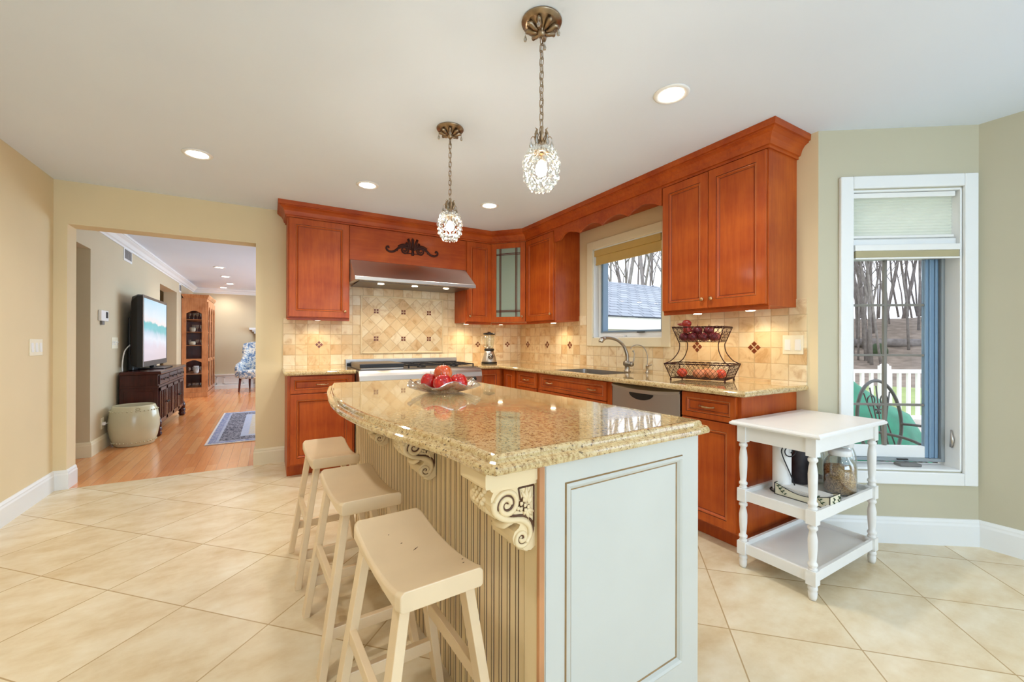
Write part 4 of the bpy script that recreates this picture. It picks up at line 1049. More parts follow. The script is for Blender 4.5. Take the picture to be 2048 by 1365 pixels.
# ================================================================ PENDANTS
def make_pendant(label, x, y):
    t = thing('pendant_light', label, 'pendant light', (x, y, H), 0, 'crystal pendant lights over the island')
    b = MB(); b.lathe([(.078, 0), (.080, -.004), (.078, -.009), (.070, -.011), (.068, -.015), (.060, -.016), (.045, -.024), (.022, -.036), (.014, -.040), (.016, -.046), (.012, -.056), (.006, -.060)], 40); b.build('canopy', 'bronze', t)
    b = MB()
    for k in range(8):
        a = 2*PI*k/8; c_, s_ = math.cos(a), math.sin(a)
        b.tube([(.018*c_, .018*s_, -.042), (.035*c_, .035*s_, -.036), (.052*c_, .052*s_, -.026), (.062*c_, .062*s_, -.030), (.066*c_, .066*s_, -.024)], [.004, .010, .012, .008, .002], 6)
    b.build('canopy_leaves', 'bronze', t)
    for k in range(4):
        a = PI/4+PI/2*k; c_, s_ = math.cos(a)*.066, math.sin(a)*.066
        b = MB(); b.lathe([(.001, -.028), (.001, -.042), (.003, -.046), (.0075, -.058), (.006, -.066), (.001, -.069)], 8, c=(c_, s_, 0), smooth=False); b.build('canopy_drop', 'smoke_crystal', t)
    # chain
    b = MB(); z = -.060; i = 0; L_ = .034
    while z > -.435:
        w2 = .0085; pts = []
        for k in range(14):
            a = 2*PI*k/14; pts.append((w2*math.cos(a), 0, (L_/2-w2)*(1 if math.sin(a) > 0 else -1)+w2*math.sin(a)))
        M = Matrix.Translation((0, 0, z-L_/2)) @ Matrix.Rotation(R(90)*(i % 2)+.3, 4, 'Z')
        b.tube(pts, .0019, 6, closed=True, M=M); z -= L_*.80; i += 1
    b.tube([(.004*math.sin(k*1.3), .004*math.cos(k*1.1), -.06-.375*k/30) for k in range(31)], .0014, 5)
    b.build('chain', 'bronze', t)
    # crown
    b = MB(); b.lathe([(.004, -.432), (.010, -.438), (.006, -.450), (.012, -.470), (.014, -.482), (.008, -.492), (.018, -.502), (.030, -.512), (.032, -.520), (.02, -.522)], 20)
    for k in range(6):
        a = 2*PI*k/6; c_, s_ = math.cos(a), math.sin(a)
        b.tube([(.008*c_, .008*s_, -.485), (.022*c_, .022*s_, -.470), (.026*c_, .026*s_, -.450), (.020*c_, .020*s_, -.432), (.028*c_, .028*s_, -.426)], [.003, .006, .006, .004, .001], 6)
        a += PI/6; c_, s_ = math.cos(a), math.sin(a)
        b.tube([(.010*c_, .010*s_, -.485), (.022*c_, .022*s_, -.462), (.034*c_, .034*s_, -.454), (.041*c_, .041*s_, -.462)], .0018, 5)
    b.build('crown', 'bronze', t)
    for k in range(6):
        a = 2*PI*k/6+PI/6; c_, s_ = math.cos(a)*.041, math.sin(a)*.041
        b = MB(); b.lathe([(.001, -.462), (.002, -.468), (.001, -.472), (.003, -.478), (.008, -.490), (.006, -.499), (.001, -.503)], 8, c=(c_, s_, 0), smooth=False); b.build('crown_drop', 'smoke_crystal', t)
    # basket of crystals
    zc = -.581; rx, rz_ = .066, .078
    b = MB()
    for k in range(10):
        a = 2*PI*k/10
        b.tube([((.012+(rx-.006-.012)*math.sin(R(v)))*math.cos(a), (.012+(rx-.018)*math.sin(R(v)))*math.sin(a), -.520-(1-math.cos(R(v)))*.036) for v in range(0, 91, 15)], .0014, 5)
    b.build('frame', 'bronze', t)
    for k in range(16):
        b = MB(); a = 2*PI*k/16
        for j in range(8):
            ph = R(64-j*19+(6 if k % 2 else 0)); r_ = rx*math.cos(ph)**.62+.002; z_ = zc+rz_*math.sin(ph)
            if r_ < .008: continue
            c_ = (r_*math.cos(a), r_*math.sin(a), z_); sz = .0125 if j % 2 else .0092; e_ = 1.35 if j % 2 else 1.0
            b.lathe([(.0005, sz*e_), (sz*.75, sz*.35*e_), (sz*.75, -.35*sz*e_), (.0005, -sz*e_)], 7, c=c_, smooth=False)
        b.build('crystal_strand', 'crystal', t)
    b = MB(); b.lathe([(.003, -.522), (.012, -.526), (.013, -.548), (.010, -.552)], 16); b.build('socket', 'bronze', t)
    b = MB(); b.lathe([(.009, -.552), (.020, -.570), (.024, -.588), (.018, -.604), (.004, -.612)], 20); b.build('bulb', 'bulb', t)
    l = bpy.data.lights.new('pendant_bulb', 'POINT'); l.energy = 12; l.color = (1, .88, .70); l.shadow_soft_size = .03
    o = bpy.data.objects.new('pendant_bulb', l); COL.objects.link(o); o.parent = t; o.location = (0, 0, -.585)
    return t
pd = make_pendant('crystal pendant light nearer the camera over the island', .926, 1.354)
copy_thing(pd, 'crystal pendant light farther away, before the range hood', (.926, 2.312, H), .4)

# ================================================================ THINGS ON THE BACK COUNTERS
# blender
t = thing('kitchen_blender', 'chrome countertop blender with a glass jar in the corner', 'blender', (2.245, 4.36, .9155), R(-20))
b = MB(); b.lathe([(.092, 0), (.093, .018)], 32); b.build('foot', 'black', t, .002)
b = MB(); b.lathe([(.088, .018), (.086, .03), (.072, .085), (.058, .125), (.054, .145), (.05, .148)], 32); b.build('base', 'steel', t)
b = MB(); b.lathe([(.05, .148), (.058, .152), (.060, .168), (.054, .176), (.05, .178)], 28); b.build('collar', 'black', t)
b = MB(); b.lathe([(.048, .178), (.052, .20), (.064, .28), (.068, .345), (.065, .345), (.061, .28), (.049, .20), (.044, .182)], 28); b.build('jar', 'jar_glass', t)
b = MB(); b.lathe([(.066, .340), (.072, .346), (.072, .356), (.05, .364), (.02, .366), (.02, .374)], 28); b.build('lid', 'black', t)
b = MB(); b.tube([(-.052, -.02, .20), (-.088, -.03, .22), (-.094, -.03, .27), (-.070, -.022, .315)], .007, 8); b.build('jar_handle', 'jar_glass', t)
b = MB(); b.lathe([(.007, .18), (.010, .19), (.003, .20)], 12)
for k in range(4): a = k*PI/2; b.tube([(0, 0, .194), (.02*math.cos(a), .02*math.sin(a), .20), (.028*math.cos(a), .028*math.sin(a), .212)], [.004, .003, .001], 5)
b.build('blades', 'steel', t)
b = MB(); M = Matrix.Translation((.006, -.076, .085)) @ Matrix.Rotation(R(74), 4, 'X')
b.lathe([(.032, 0), (.032, .003), (.028, .004)], 28, M=M); b.lathe([(.024, .004), (.024, .0055)], 28, M=M, mi=1); b.lathe([(.019, .0055), (.019, .008)], 28, M=M, mi=0)
b.box(-.010, .010, .004, .008, .008, .010, M=M, mi=1); b.box(-.007, .007, -.010, -.004, .008, .010, M=M, mi=1); b.box(-.003, .003, -.004, .012, .008, .010, M=M, mi=1)
b.build('dial', ['black', 'steel'], t)

# faucet
t = thing('kitchen_faucet', 'brushed nickel arched kitchen faucet behind the sink', 'faucet', (2.705, 2.62, .9155), R(0))
b = MB(); b.lathe([(.030, 0), (.030, .006), (.022, .012), (.021, .05), (.024, .055), (.026, .085), (.021, .09), (.019, .096)], 24)
b.tube([(0, .03, .07), (0, .0, .07), (0, -.045, .068)], [.022, .023, .021], 16); b.build('base', 'nickel', t)
b = MB(); sp_ = smooth_path([(0, 0, .09), (-.004, 0, .15), (-.035, .01, .225), (-.10, .02, .275), (-.18, .035, .295), (-.235, .045, .290)], 6); n = len(sp_)
b.tube(sp_, [.0165-.003*math.sin(PI*i/n) for i in range(n)], 16)
b.tube([(-.215, .042, .294), (-.245, .047, .284), (-.262, .05, .262), (-.262, .05, .256)], [.015, .021, .021, .018], 16); b.build('spout', 'nickel', t)
b = MB(); b.tube([(0, -.045, .068), (0, -.062, .066)], [.024, .018], 16); b.tube(smooth_path([(0, -.058, .07), (.01, -.066, .11), (.022, -.060, .16), (.018, -.048, .185)], 5), [.006]*8+[.005]*5+[.008]*3, 10); b.build('lever', 'nickel', t)
t = thing('filter_faucet', 'slender gooseneck water filter tap right of the main faucet', 'faucet', (2.735, 2.425, .9155))
b = MB(); b.lathe([(.016, 0), (.016, .004), (.009, .008), (.009, .05), (.012, .052), (.012, .066), (.007, .070)], 16); b.tube([(0, 0, .058), (.0, -.03, .062), (.0, -.045, .072)], [.006, .004, .006], 8); b.build('base', 'nickel', t)
b = MB(); b.tube(smooth_path([(0, 0, .068), (0, 0, .15), (-.03, .012, .215), (-.085, .034, .235), (-.130, .052, .215), (-.136, .055, .20)], 6), .0038, 8); b.build('spout', 'nickel', t)

# two-tier wire basket
NX, NY = 2.497, 1.587
A1 = R(-70.4); ua = Vector((math.cos(R(109.6)), math.sin(R(109.6)))); ub = Vector((math.cos(R(19.6)), math.sin(R(19.6))))
cxy = Vector((NX, NY))+ua*.17+ub*.12
t = thing('wire_basket', 'two-tier dark twisted wire produce basket on the granite', 'basket', (cxy.x, cxy.y, .9155), R(19.6))
def rect(hx, hy, z): return [(-hx, -hy, z), (hx, -hy, z), (hx, hy, z), (-hx, hy, z)]
def lerp(a, b_, f): return tuple(x+(y-x)*f for x, y in zip(a, b_))
def tier(name, hx0, hy0, z0, hx1, hy1, z1, nl, parent):
    o0 = rect(hx0, hy0, z0); o1 = rect(hx1, hy1, z1)
    b = MB(); b.tube(o0+[o0[0]], .0028, 6)
    for s_ in (0, 1):      # twisted rim
        pts = []
        for i in range(4):
            for k in range(24):
                p = lerp(o1[i], o1[(i+1) % 4], k/24); a = (i*24+k)*1.1+s_*PI; pts.append((p[0], p[1]+.0022*math.cos(a), p[2]+.003*math.sin(a)))
        b.tube(pts, .0026, 5, closed=True)
    for i in range(4): b.tube([o0[i], o1[i]], .0030, 6)
    b.build(name+'_frame', 'iron', parent)
    b = MB()
    for i in range(4):
        a0, a1, b0, b1 = o0[i], o0[(i+1) % 4], o1[i], o1[(i+1) % 4]
        n_ = nl[i % 2]
        for k in range(n_):
            f = (k+.5)/n_; d_ = 1/n_
            for s_ in (-1, 1):
                pts = []
                for q in range(9):
                    v = q/8
                    if v < .62: ff = f+s_*d_*(1.0-v/.62*1.0)*1.5
                    else: ff = f-s_*d_*.5*math.sin(PI*(v-.62)/.38*.9)
                    if ff < 0 or ff > 1: ff = min(max(ff, 0), 1)
                    pts.append(lerp(lerp(a0, a1, ff), lerp(b0, b1, ff), v*.96))
                b.tube(pts, .0013, 4)
    for k in range(7):
        x_ = -hx0+2*hx0*(k+.5)/7; b.tube([(x_, -hy0, z0), (x_, hy0, z0)], .0013, 4)
    for k in range(9):
        y_ = -hy0+2*hy0*(k+.5)/9; b.tube([(-hx0, y_, z0), (hx0, y_, z0)], .0013, 4)
    b.build(name+'_mesh', 'iron', parent)
tier('lower_tray', .120, .170, .016, .148, .205, .112, (9, 13), t)
tier('upper_tray', .088, .128, .262, .116, .162, .360, (7, 11), t)
b = MB()
for sx in (-1, 1):
    for sy in (-1, 1):
        b.tube(smooth_path([(sx*.148, sy*.205, .112), (sx*.118, sy*.165, .135), (sx*.090, sy*.130, .19), (sx*.084, sy*.122, .24), (sx*.088, sy*.128, .262)], 5), .0032, 6)
b.build('upright', 'iron', t) if False else None
for sx in (-1, 1):
    for sy in (-1, 1):
        b = MB(); b.tube(smooth_path([(sx*.148, sy*.205, .112), (sx*.118, sy*.165, .135), (sx*.090, sy*.130, .19), (sx*.084, sy*.122, .24), (sx*.088, sy*.128, .262)], 5), .0032, 6); b.build('upright', 'iron', t)
        b = MB(); b.lathe([(.006, 0), (.007, .004), (.004, .016)], 8, c=(sx*.120, sy*.170, 0)); b.build('foot', 'iron', t)
Mb = Matrix.Translation((cxy.x, cxy.y, .9155)) @ Matrix.Rotation(R(19.6), 4, 'Z')
def produce(name, label, cat, grp, lx, ly, lz, r, mat, sq=(1, 1, .85), stem=False):
    p = Mb @ Vector((lx, ly, lz)); b = MB(); b.ball((0, 0, r*sq[2]), r, 18, sq=sq)
    if stem: b.tube([(0, 0, r*sq[2]*2-.003), (.003, 0, r*sq[2]*2+.012)], [.004, .0015], 5)
    o = b.build(name, mat); o.location = p; tag(o, label, cat, grp); return o
gr = 'red onions in the upper wire tray'
for i, (lx, ly, dz) in enumerate([(-.05, -.085, 0), (.02, -.08, 0), (-.05, -.02, 0), (.03, -.01, 0), (-.045, .05, 0), (.03, .06, 0), (-.04, .105, .0), (.045, .10, 0), (-.01, -.045, .045), (0, .03, .045)]):
    produce('red_onion', 'dark red onion in the upper wire tray', 'onion', gr, lx, ly, .266+dz, .034, 'onion_red', stem=True)
for i, (lx, ly, mt, nm, lab, ct) in enumerate([(-.07, .11, 'tomato', 'tomato', 'orange-red tomato at the left of the lower wire tray', 'tomato'), (-.075, .00, 'potato', 'sweet_potato', 'peach-coloured potato in the middle of the lower wire tray', 'potato'), (-.065, -.075, 'potato', 'sweet_potato', 'larger peach-coloured potato by the front corner of the lower wire tray', 'potato'), (.02, -.03, 'potato', 'sweet_potato', 'potato lying at the back of the lower wire tray', 'potato'), (-.01, -.12, 'tomato', 'tomato', 'red tomato by the front corner of the lower wire tray', 'tomato')]):
    produce(nm, lab, ct, 'produce in the lower wire tray', lx, ly, .0195, .034, mt, sq=(1, 1.25, .9) if ct == 'potato' else (1, 1, .9))
# red bird-shaped ornament peeking over the upper tray
p = Mb @ Vector((-.055, .085, .3245)); t = thing('bird_ornament', 'dark red duck-shaped ornament peeking over the upper wire tray', 'ornament', p, R(-60))
b = MB(); b.ball((0, 0, .062), .030, 16, sq=(1.05, .8, .9)); b.tube([(0, 0, .05), (.004, 0, .02), (.010, 0, 0)], [.024, .028, .032], 14); b.build('body', 'red_wax', t)
b = MB(); b.tube([(-.020, 0, .058), (-.046, 0, .056), (-.060, 0, .060)], [.013, .008, .003], 10); b.build('beak', 'red_wax', t)

# ================================================================ SWITCHES AND VENTS
def plate(name, label, loc, rz, w_, h_, n_, kind='rocker', cat='light switch'):
    t = thing(name, label, cat, loc, rz)
    b = MB(); b.box(-w_/2, w_/2, -.005, 0, -h_/2, h_/2); b.build('plate', 'switch', t, .002)
    for k in range(n_):
        x = -w_/2+w_*(k+.5)/n_; b = MB()
        if kind == 'rocker': b.hexa([(x-.016, -.005, -.033), (x+.016, -.005, -.033), (x+.016, -.005, .033), (x-.016, -.005, .033)], [(x-.016, -.010, -.033), (x+.016, -.010, -.033), (x+.016, -.006, .033), (x-.016, -.006, .033)]); b.build('rocker', 'white_plastic', t, .001)
        else: b.box(x-.006, x+.006, -.008, -.005, -.028, .028); b.box(x-.005, x+.005, -.014, -.006, .002, .014); b.build('toggle', 'white_plastic', t)
    return t
plate('light_switch', 'triple rocker switch on the left kitchen wall', (XF, 4.335, 1.125), PI/2, .19, .12, 3)
plate('light_switch', 'double rocker switch on the tile beside the end of the counter', (XB-.009, 1.348, 1.160), -PI/2, .118, .118, 2)
plate('light_switch', 'four-gang toggle switch on the living room wall beside the television', (XG, 6.52, 1.148), PI/2, .23, .13, 4, 'toggle')
t = plate('wall_outlet', 'wall outlet with a plugged-in white cord near the ceramic stool', (XG, 6.11, .28), PI/2, .08, .12, 0, 'x', 'outlet')
b = MB(); b.box(-.016, .016, -.03, -.005, -.02, .012); b.build('plug', 'white_plastic', t, .003)
b = MB(); b.tube(smooth_path([(0, -.03, -.005), (.03, -.05, -.01), (.08, -.03, -.06), (.14, -.02, -.12), (.2, -.02, -.20)], 5), .003, 6); b.build('cord', 'white_plastic', t)
t = thing('thermostat', 'white thermostat with a dark display on the living room wall', 'thermostat', (XG, 6.085, 1.44), PI/2)
b = MB(); b.box(-.11, .11, -.03, 0, -.055, .06); b.build('case', 'white_plastic', t, .006)
b = MB(); b.box(.02, .08, -.033, -.03, -.02, .045); b.build('display', 'black', t)
b = MB(); b.box(-.05, .02, -.02, 0, -.095, -.055); b.build('sensor', 'grey_plastic', t, .002)
def vent(label, y, z, w_, h_):
    t = thing('wall_vent', label, 'air vent', (XG, y, z), PI/2)
    b = MB(); b.box(-w_/2, w_/2, -.008, 0, -h_/2, h_/2); b.build('frame', 'white_plastic', t, .002)
    b = MB(); b.box(-w_*.40, -w_*.02, -.010, -.008, -h_*.32, h_*.32); b.box(w_*.02, w_*.40, -.010, -.008, -h_*.32, h_*.32)
    for k in range(8):
        zz = -h_*.32+h_*.64*k/7; b.box(-w_*.4, w_*.4, -.013, -.010, zz-.0015, zz+.0015)
    b.build('grille', 'grey_plastic', t)
vent('square air vent high on the living room wall near the opening', 7.02, 2.258, .36, .17)
vent('smaller air vent on the living room wall above the display cabinet', 10.62, 2.24, .22, .17)

# ================================================================ SERVING CART
cx0, cx1, cy0, cy1 = 2.146, 2.782, .940, 1.262
t = thing('serving_cart', 'white three-tier kitchen cart with turned legs before the window', 'cart', ((cx0+cx1)/2, (cy0+cy1)/2, 0))
lx, ly = (cx1-cx0)/2, (cy1-cy0)/2
b = MB(); b.slab([(-lx-.055, -ly-.052), (lx+.045, -ly-.052), (lx+.045, ly+.045), (-lx-.055, ly+.045)], [(.010, .742), (.002, .745), (0, .752), (.002, .758), (.008, .761), (.010, .765)]); b.build('top', 'cart_white', t)
b = MB(); b.box(-lx+.01, lx-.01, -ly-.012, -ly+.006, .668, .742); b.box(-lx+.01, lx-.01, ly-.006, ly+.012, .668, .742); b.box(-lx-.012, -lx+.006, -ly+.01, ly-.01, .668, .742); b.box(lx-.006, lx+.012, -ly+.01, ly-.01, .668, .742); b.build('apron', 'cart_white', t)
for sx in (-1, 1):
    for sy in (-1, 1):
        b = MB(); x, y = sx*lx, sy*ly; q = .021
        for z0_, z1_ in ((.655, .742), (.345, .412), (.070, .136)): b.box(x-q, x+q, y-q, y+q, z0_, z1_)
        b.lathe([(.013, .0), (.017, .012), (.019, .035), (.016, .042), (.020, .048), (.020, .056), (.017, .070)], 20, c=(x, y, 0))
        for zb in (.136, .412):
            hh = .209 if zb < .2 else .243
            b.lathe([(.018, 0), (.019, .008), (.014, .014), (.020, .022), (.020, .030), (.014, .038), (.016, .060), (.0185, hh*.45), (.0195, hh*.66), (.0165, hh-.05), (.013, hh-.030), (.020, hh-.022), (.020, hh-.012), (.015, hh-.006), (.018, hh)], 20, c=(x, y, zb))
        b.build('leg', 'cart_white', t)
for z0_, nm in ((.352, 'shelf'), (.078, 'shelf')):
    b = MB(); b.box(-lx+.004, lx-.004, -ly+.004, ly-.004, z0_+.012, z0_+.026)
    for q in ((-lx+.015, lx-.015, -ly-.010, -ly+.004), (-lx+.015, lx-.015, ly-.004, ly+.010), (-lx-.010, -lx+.004, -ly+.015, ly-.015), (lx-.004, lx+.010, -ly+.015, ly-.015)): b.box(q[0], q[1], q[2], q[3], z0_, z0_+.050)
    b.build(nm, 'cart_white', t)
ZS = .352+.0265
def jar(label, px, Z, r, h, fill=None, fm='cereal', lid='white_plastic', grp=None):
    x, y = pxp(px, Z); t = thing('storage_jar', label, 'jar', (x, y, ZS), 0, grp)
    pr = [(r*.80, 0), (r, .012), (r, h*.62), (r*.93, h*.72), (r*.72, h*.82), (r*.64, h*.86), (r*.64, h*.90)]
    b = MB(); b.lathe(pr+[(rr_-.003, zz) for rr_, zz in pr[::-1][:-1]]+[(r*.75, .004)], 32); b.build('glass', 'jar_glass', t)
    b = MB(); b.lathe([(r*.68, h*.87), (r*.70, h*.875), (r*.70, h*.985), (r*.66, h)], 32); b.build('lid', lid, t)
    if fill: b = MB(); b.lathe([(r*.74, .005), (r*.94, .014), (r*.945, h*fill), (r*.5, h*fill+.006), (.001, h*fill+.002)], 28); b.build('contents', fm, t)
    return t
jar('large glass jar of brown cereal on the middle shelf of the cart', 1680, 2.20, .073, .232, .60)
jar('glass jar of pale oats behind the cereal jar on the cart', 1694, 2.269, .044, .262, .45, 'oats')
jar('tall glass jar behind the near cart leg', 1632, 2.36, .045, .240, None, lid='steel')
x, y = pxp(1564, 2.22)
t = thing('paper_towel_roll', 'white paper towel roll on a scrolled wire holder', 'paper towels', (x, y, ZS))
b = MB(); b.lathe([(.042, .012), (.043, .014), (.043, .262), (.042, .264), (.02, .264)], 32); b.build('roll', 'paper', t)
b = MB(); b.tube([(.052*math.cos(a), .052*math.sin(a), .004) for a in [2*PI*k/24 for k in range(24)]], .004, 6, closed=True); b.tube([(0, 0, .004), (0, 0, .27)], .004, 6); b.tube([(-.052, 0, .004), (.052, 0, .004)], .003, 6)
R2D = lambda u, z: (RT.x*u-F.x*.052, RT.y*u-F.y*.052, z)
arm = [(.042, .006), (.040, .03), (.010, .11), (-.025, .19), (-.036, .225)]
b.tube([R2D(u, z) for u, z in smooth_path(arm, 5)], .0028, 6); b.tube([R2D(u, z) for u, z in spiral((.006, .228), .042, .012, R(183), R(183-600), 44)], .0028, 6)
b.build('holder', 'black_iron', t)
x, y = pxp(1600, 2.36)
t = thing('coffee_canister', 'dark glossy canister between the towel roll and the jars', 'canister', (x, y, ZS))
b = MB(); b.lathe([(.040, 0), (.043, .006), (.045, .15), (.040, .20), (.026, .225)], 28); b.build('body', 'dark_cloth', t)
# napkin caddy
tx = Vector((-.02, 0)); 
P0 = Vector(pxp(1548, 2.235)); P1 = Vector(pxp(1616, 2.015)); e_ = (P1-P0).normalized(); ang = math.atan2(e_.y, e_.x); L_ = (P1-P0).length
L_ = min(L_, .25)
t = thing('napkin_tray', 'cream wire-edged tray with painted olive sprigs holding napkins', 'tray', (2.300, 1.015, ZS), R(0))
# long side faces the camera along -x
b = MB()
def side(x, mi=0):
    top = [(-.075+.002*i*0, 0)]; pts = [(-.08, .002), (.17, .002)]+[(.17-.25*i/20, .058-.030*math.sin(PI*i/20)**1.2) for i in range(21)]
    b.prism(pts, x, x+.003, 'x')
side(0); side(.105); b.box(0, .108, -.080, -.077, .002, .058); b.box(0, .108, .167, .170, .002, .058); b.box(0, .108, -.08, .17, 0, .003)
b.build('tray', 'tray_cream', t)
b = MB()
for x in (-.001, .109):
    b.tube([(x, .17-.25*i/20, .060-.030*math.sin(PI*i/20)**1.2) for i in range(21)], .0018, 5); b.tube([(x, -.08, .001), (x, .17, .001)], .002, 5)
    for y_ in (-.08, .17): b.tube([(x, y_, 0), (x, y_, .060)], .0018, 5)
for y_ in (-.08, .17): b.tube([(0, y_, .060), (.108, y_, .060)], .0018, 5)
b.build('wire_rim', 'black_iron', t)
b = MB()
for cy_ in (-.045, .135):
    for k in range(7):
        a = (k % 2*2-1)*.9; y_ = cy_-.012+k*.005; z_ = .010+k*.006
        b.tube([(-.001, y_, z_), (-.0025, y_+.009*math.sin(a), z_+.006), (-.001, y_+.016*math.sin(a), z_+.009)], [.001, .0032, .0008], 5)
for cx_ in (.03, .08):
    for k in range(5):
        a = (k % 2*2-1)*.9; b.tube([(cx_+k*.003, -.0810, .010+k*.008), (cx_+k*.003+.008*math.sin(a), -.0825, .018+k*.008), (cx_+k*.003+.014*math.sin(a), -.081, .020+k*.008)], [.001, .0032, .0008], 5)
b.build('olive_sprig', 'leaf_green', t)
b = MB(); 
for k in range(10): M = Matrix.Translation((.052, .045, .006+k*.0045)) @ Matrix.Rotation(R(4*math.sin(k*2.1)), 4, 'Z'); b.box(-.044, .044, -.10, .10, 0, .003, M=M)
o = b.build('napkin_stack', 'paper'); o.location = (2.300, 1.015, ZS); tag(o, 'stack of white paper napkins in the painted tray', 'napkins')

# ================================================================ LIVING ROOM
# media console
t = thing('media_console', 'dark mahogany console with slatted doors and scroll feet, under the television', 'console', (-1.525, 6.56, 0))
W_, D_, Hh = 1.78, .355, .80       # length along y, depth along x
b = MB(); b.box(.0, D_, .02, W_-.02, .13, .76); b.box(.0, D_+.012, .01, W_-.01, .60, .625); b.build('body', 'mahogany', t, .004)
b = MB(); b.slab([(0, 0), (D_+.035, 0), (D_+.035, W_), (0, W_)], [(.018, .758), (.004, .762), (0, .772), (.004, .79), (.010, .80)]); b.build('top', 'mahogany', t)
b = MB(); b.box(.04, D_-.04, .012, .02, .2, .56); b.build('side_panel', 'mahogany', t, .004)
for k in range(3):
    y0 = .06+k*.56; b = MB(); b.box(D_, D_+.014, y0, y0+.54, .635, .745); o = b.build('drawer', 'mahogany', t, .004)
    for yy in (.15, .39): b = MB(); b.ball((D_+.028, y0+yy, .69), .013, 10); b.build('knob', 'black', o)
for k in range(4):
    y0 = .07+k*.415; b = MB(); q = .04
    b.box(D_, D_+.016, y0, y0+q, .16, .59); b.box(D_, D_+.016, y0+.395-q, y0+.395, .16, .59); b.box(D_, D_+.016, y0, y0+.395, .16, .20); b.box(D_, D_+.016, y0, y0+.395, .55, .59)
    b.box(D_, D_+.004, y0+q, y0+.355, .2, .55, mi=1)
    for j in range(3): b.box(D_, D_+.018, y0+.085+j*.10, y0+.115+j*.10, .2, .55)
    o = b.build('door', ['mahogany', 'black'], t, .002); b = MB(); b.ball((D_+.026, y0+(.37 if k % 2 == 0 else .025), .38), .012, 10); b.build('knob', 'black', o)
for x_, y_ in ((.04, .05), (D_-.01, .05), (.04, W_-.05), (D_-.01, W_-.05)):
    b = MB(); b.lathe([(.03, 0), (.045, .02), (.048, .04), (.036, .058), (.05, .075), (.045, .10), (.035, .13)], 16, c=(x_, y_, 0)); b.tube([(x_, y_, .13), (x_+.012, y_, .17), (x_+.004, y_, .24)], [.045, .035, .02], 10); b.build('foot', 'mahogany', t)
# television
t = thing('television', 'large black flat television showing a beach, on the mahogany console', 'television', (-1.36, 7.39, .8005))
b = MB(); hw_ = .69
b.rings([[(x, y, z) for y, z in ((-hw_+i, .045+i), (hw_-i, .045+i), (hw_-i, .925-i*2.2), (hw_-.03-i, .945-i), (-hw_+.03+i, .945-i), (-hw_+i, .925-i*2.2))] for x, i in ((-.115, .10), (-.09, .03), (-.03, .0), (.018, .0))]); b.build('case', 'black', t)
b = MB(); 
for q in ((-hw_, hw_, .047, .115), (-hw_, hw_, .91, .945), (-hw_, -hw_+.035, .115, .91), (hw_-.035, hw_, .115, .91)): b.box(.018, .028, q[0], q[1], q[2], q[3])
b.build('bezel', 'steel_dark', t, .004)
b = MB(); b.box(0, .004, -hw_+.034, hw_-.034, -.40, .40); o = b.build('screen', 'tv_picture', t); o.location = (.020, 0, .513)
b = MB(); b.box(-.11, .16, -.30, .30, 0, .014); b.box(-.03, .02, -.08, .08, .014, .06); b.build('stand', 'black', t, .006)
t = thing('television_cable', 'pale cable arching from the television back down to the console', 'cable', (-1.5, 6.72, .8005))
b = MB(); b.tube(smooth_path([(-.02, -.04, .0), (-.02, -.03, .12), (-.01, .02, .25), (.03, .10, .33)], 6), .007, 8); b.build('cable', 'white_plastic', t)
# dark box behind the television
t = thing('speaker_box', 'dark tall speaker box on the console behind the television', 'speaker', (-1.51, 6.86, .8005))
b = MB(); b.box(0, .05, 0, .34, 0, .66); b.build('cabinet', 'black', t, .008); b = MB(); b.box(.05, .053, .02, .32, .03, .63); b.build('grille', 'grey_plastic', t) if False else b.build('grille', 'black', t)
# garden stool
t = thing('garden_stool', 'pale celadon ceramic drum stool with raised studs beside the console', 'garden stool', (-1.315, 6.24, 0))
b = MB(); b.lathe([(.165, 0), (.178, .012), (.205, .10), (.222, .20), (.222, .28), (.208, .37), (.186, .435), (.178, .448), (.17, .444), (.06, .446)], 48); b.build('body', 'ceramic_stool', t)
b = MB()
for zr, rr_ in ((.045, .192), (.392, .203)):
    for k in range(34): a = 2*PI*k/34; b.ball((rr_*math.cos(a), rr_*math.sin(a), zr), .008, 8)
for k in range(9): a = 2*PI*k/9; b.ball((.200*math.cos(-1.2)+.018*math.cos(a)*.9, .200*math.sin(-1.2)+.018*math.cos(a)*.4, .415+.014*math.sin(a)), .007, 6)
b.build('stud_row', 'ceramic_stool', t)
# display cabinet
t = thing('display_cabinet', 'tall carved oak display cabinet with glass side full of glassware', 'display cabinet', (-1.545, 10.78, 0))
W_, D_, Hh = 1.30, .42, 2.14
b = MB(); b.box(0, .02, 0, W_, .10, 2.06); b.box(.0, D_, W_-.02, W_, .10, 2.06); b.box(-.0, D_+.02, -.02, W_+.02, 0, .10); b.box(.02, D_, 0, W_, .10, .14); b.box(.02, D_, 0, W_, 2.0, 2.06); b.build('body', 'oak', t, .004)
b = MB(); b.slab([(0, -.03), (D_+.04, -.03), (D_+.04, W_+.03), (0, W_+.03)], [(.03, 2.06), (.02, 2.08), (.01, 2.10), (0, 2.12), (0, 2.14)]); b.build('cornice', 'oak', t)
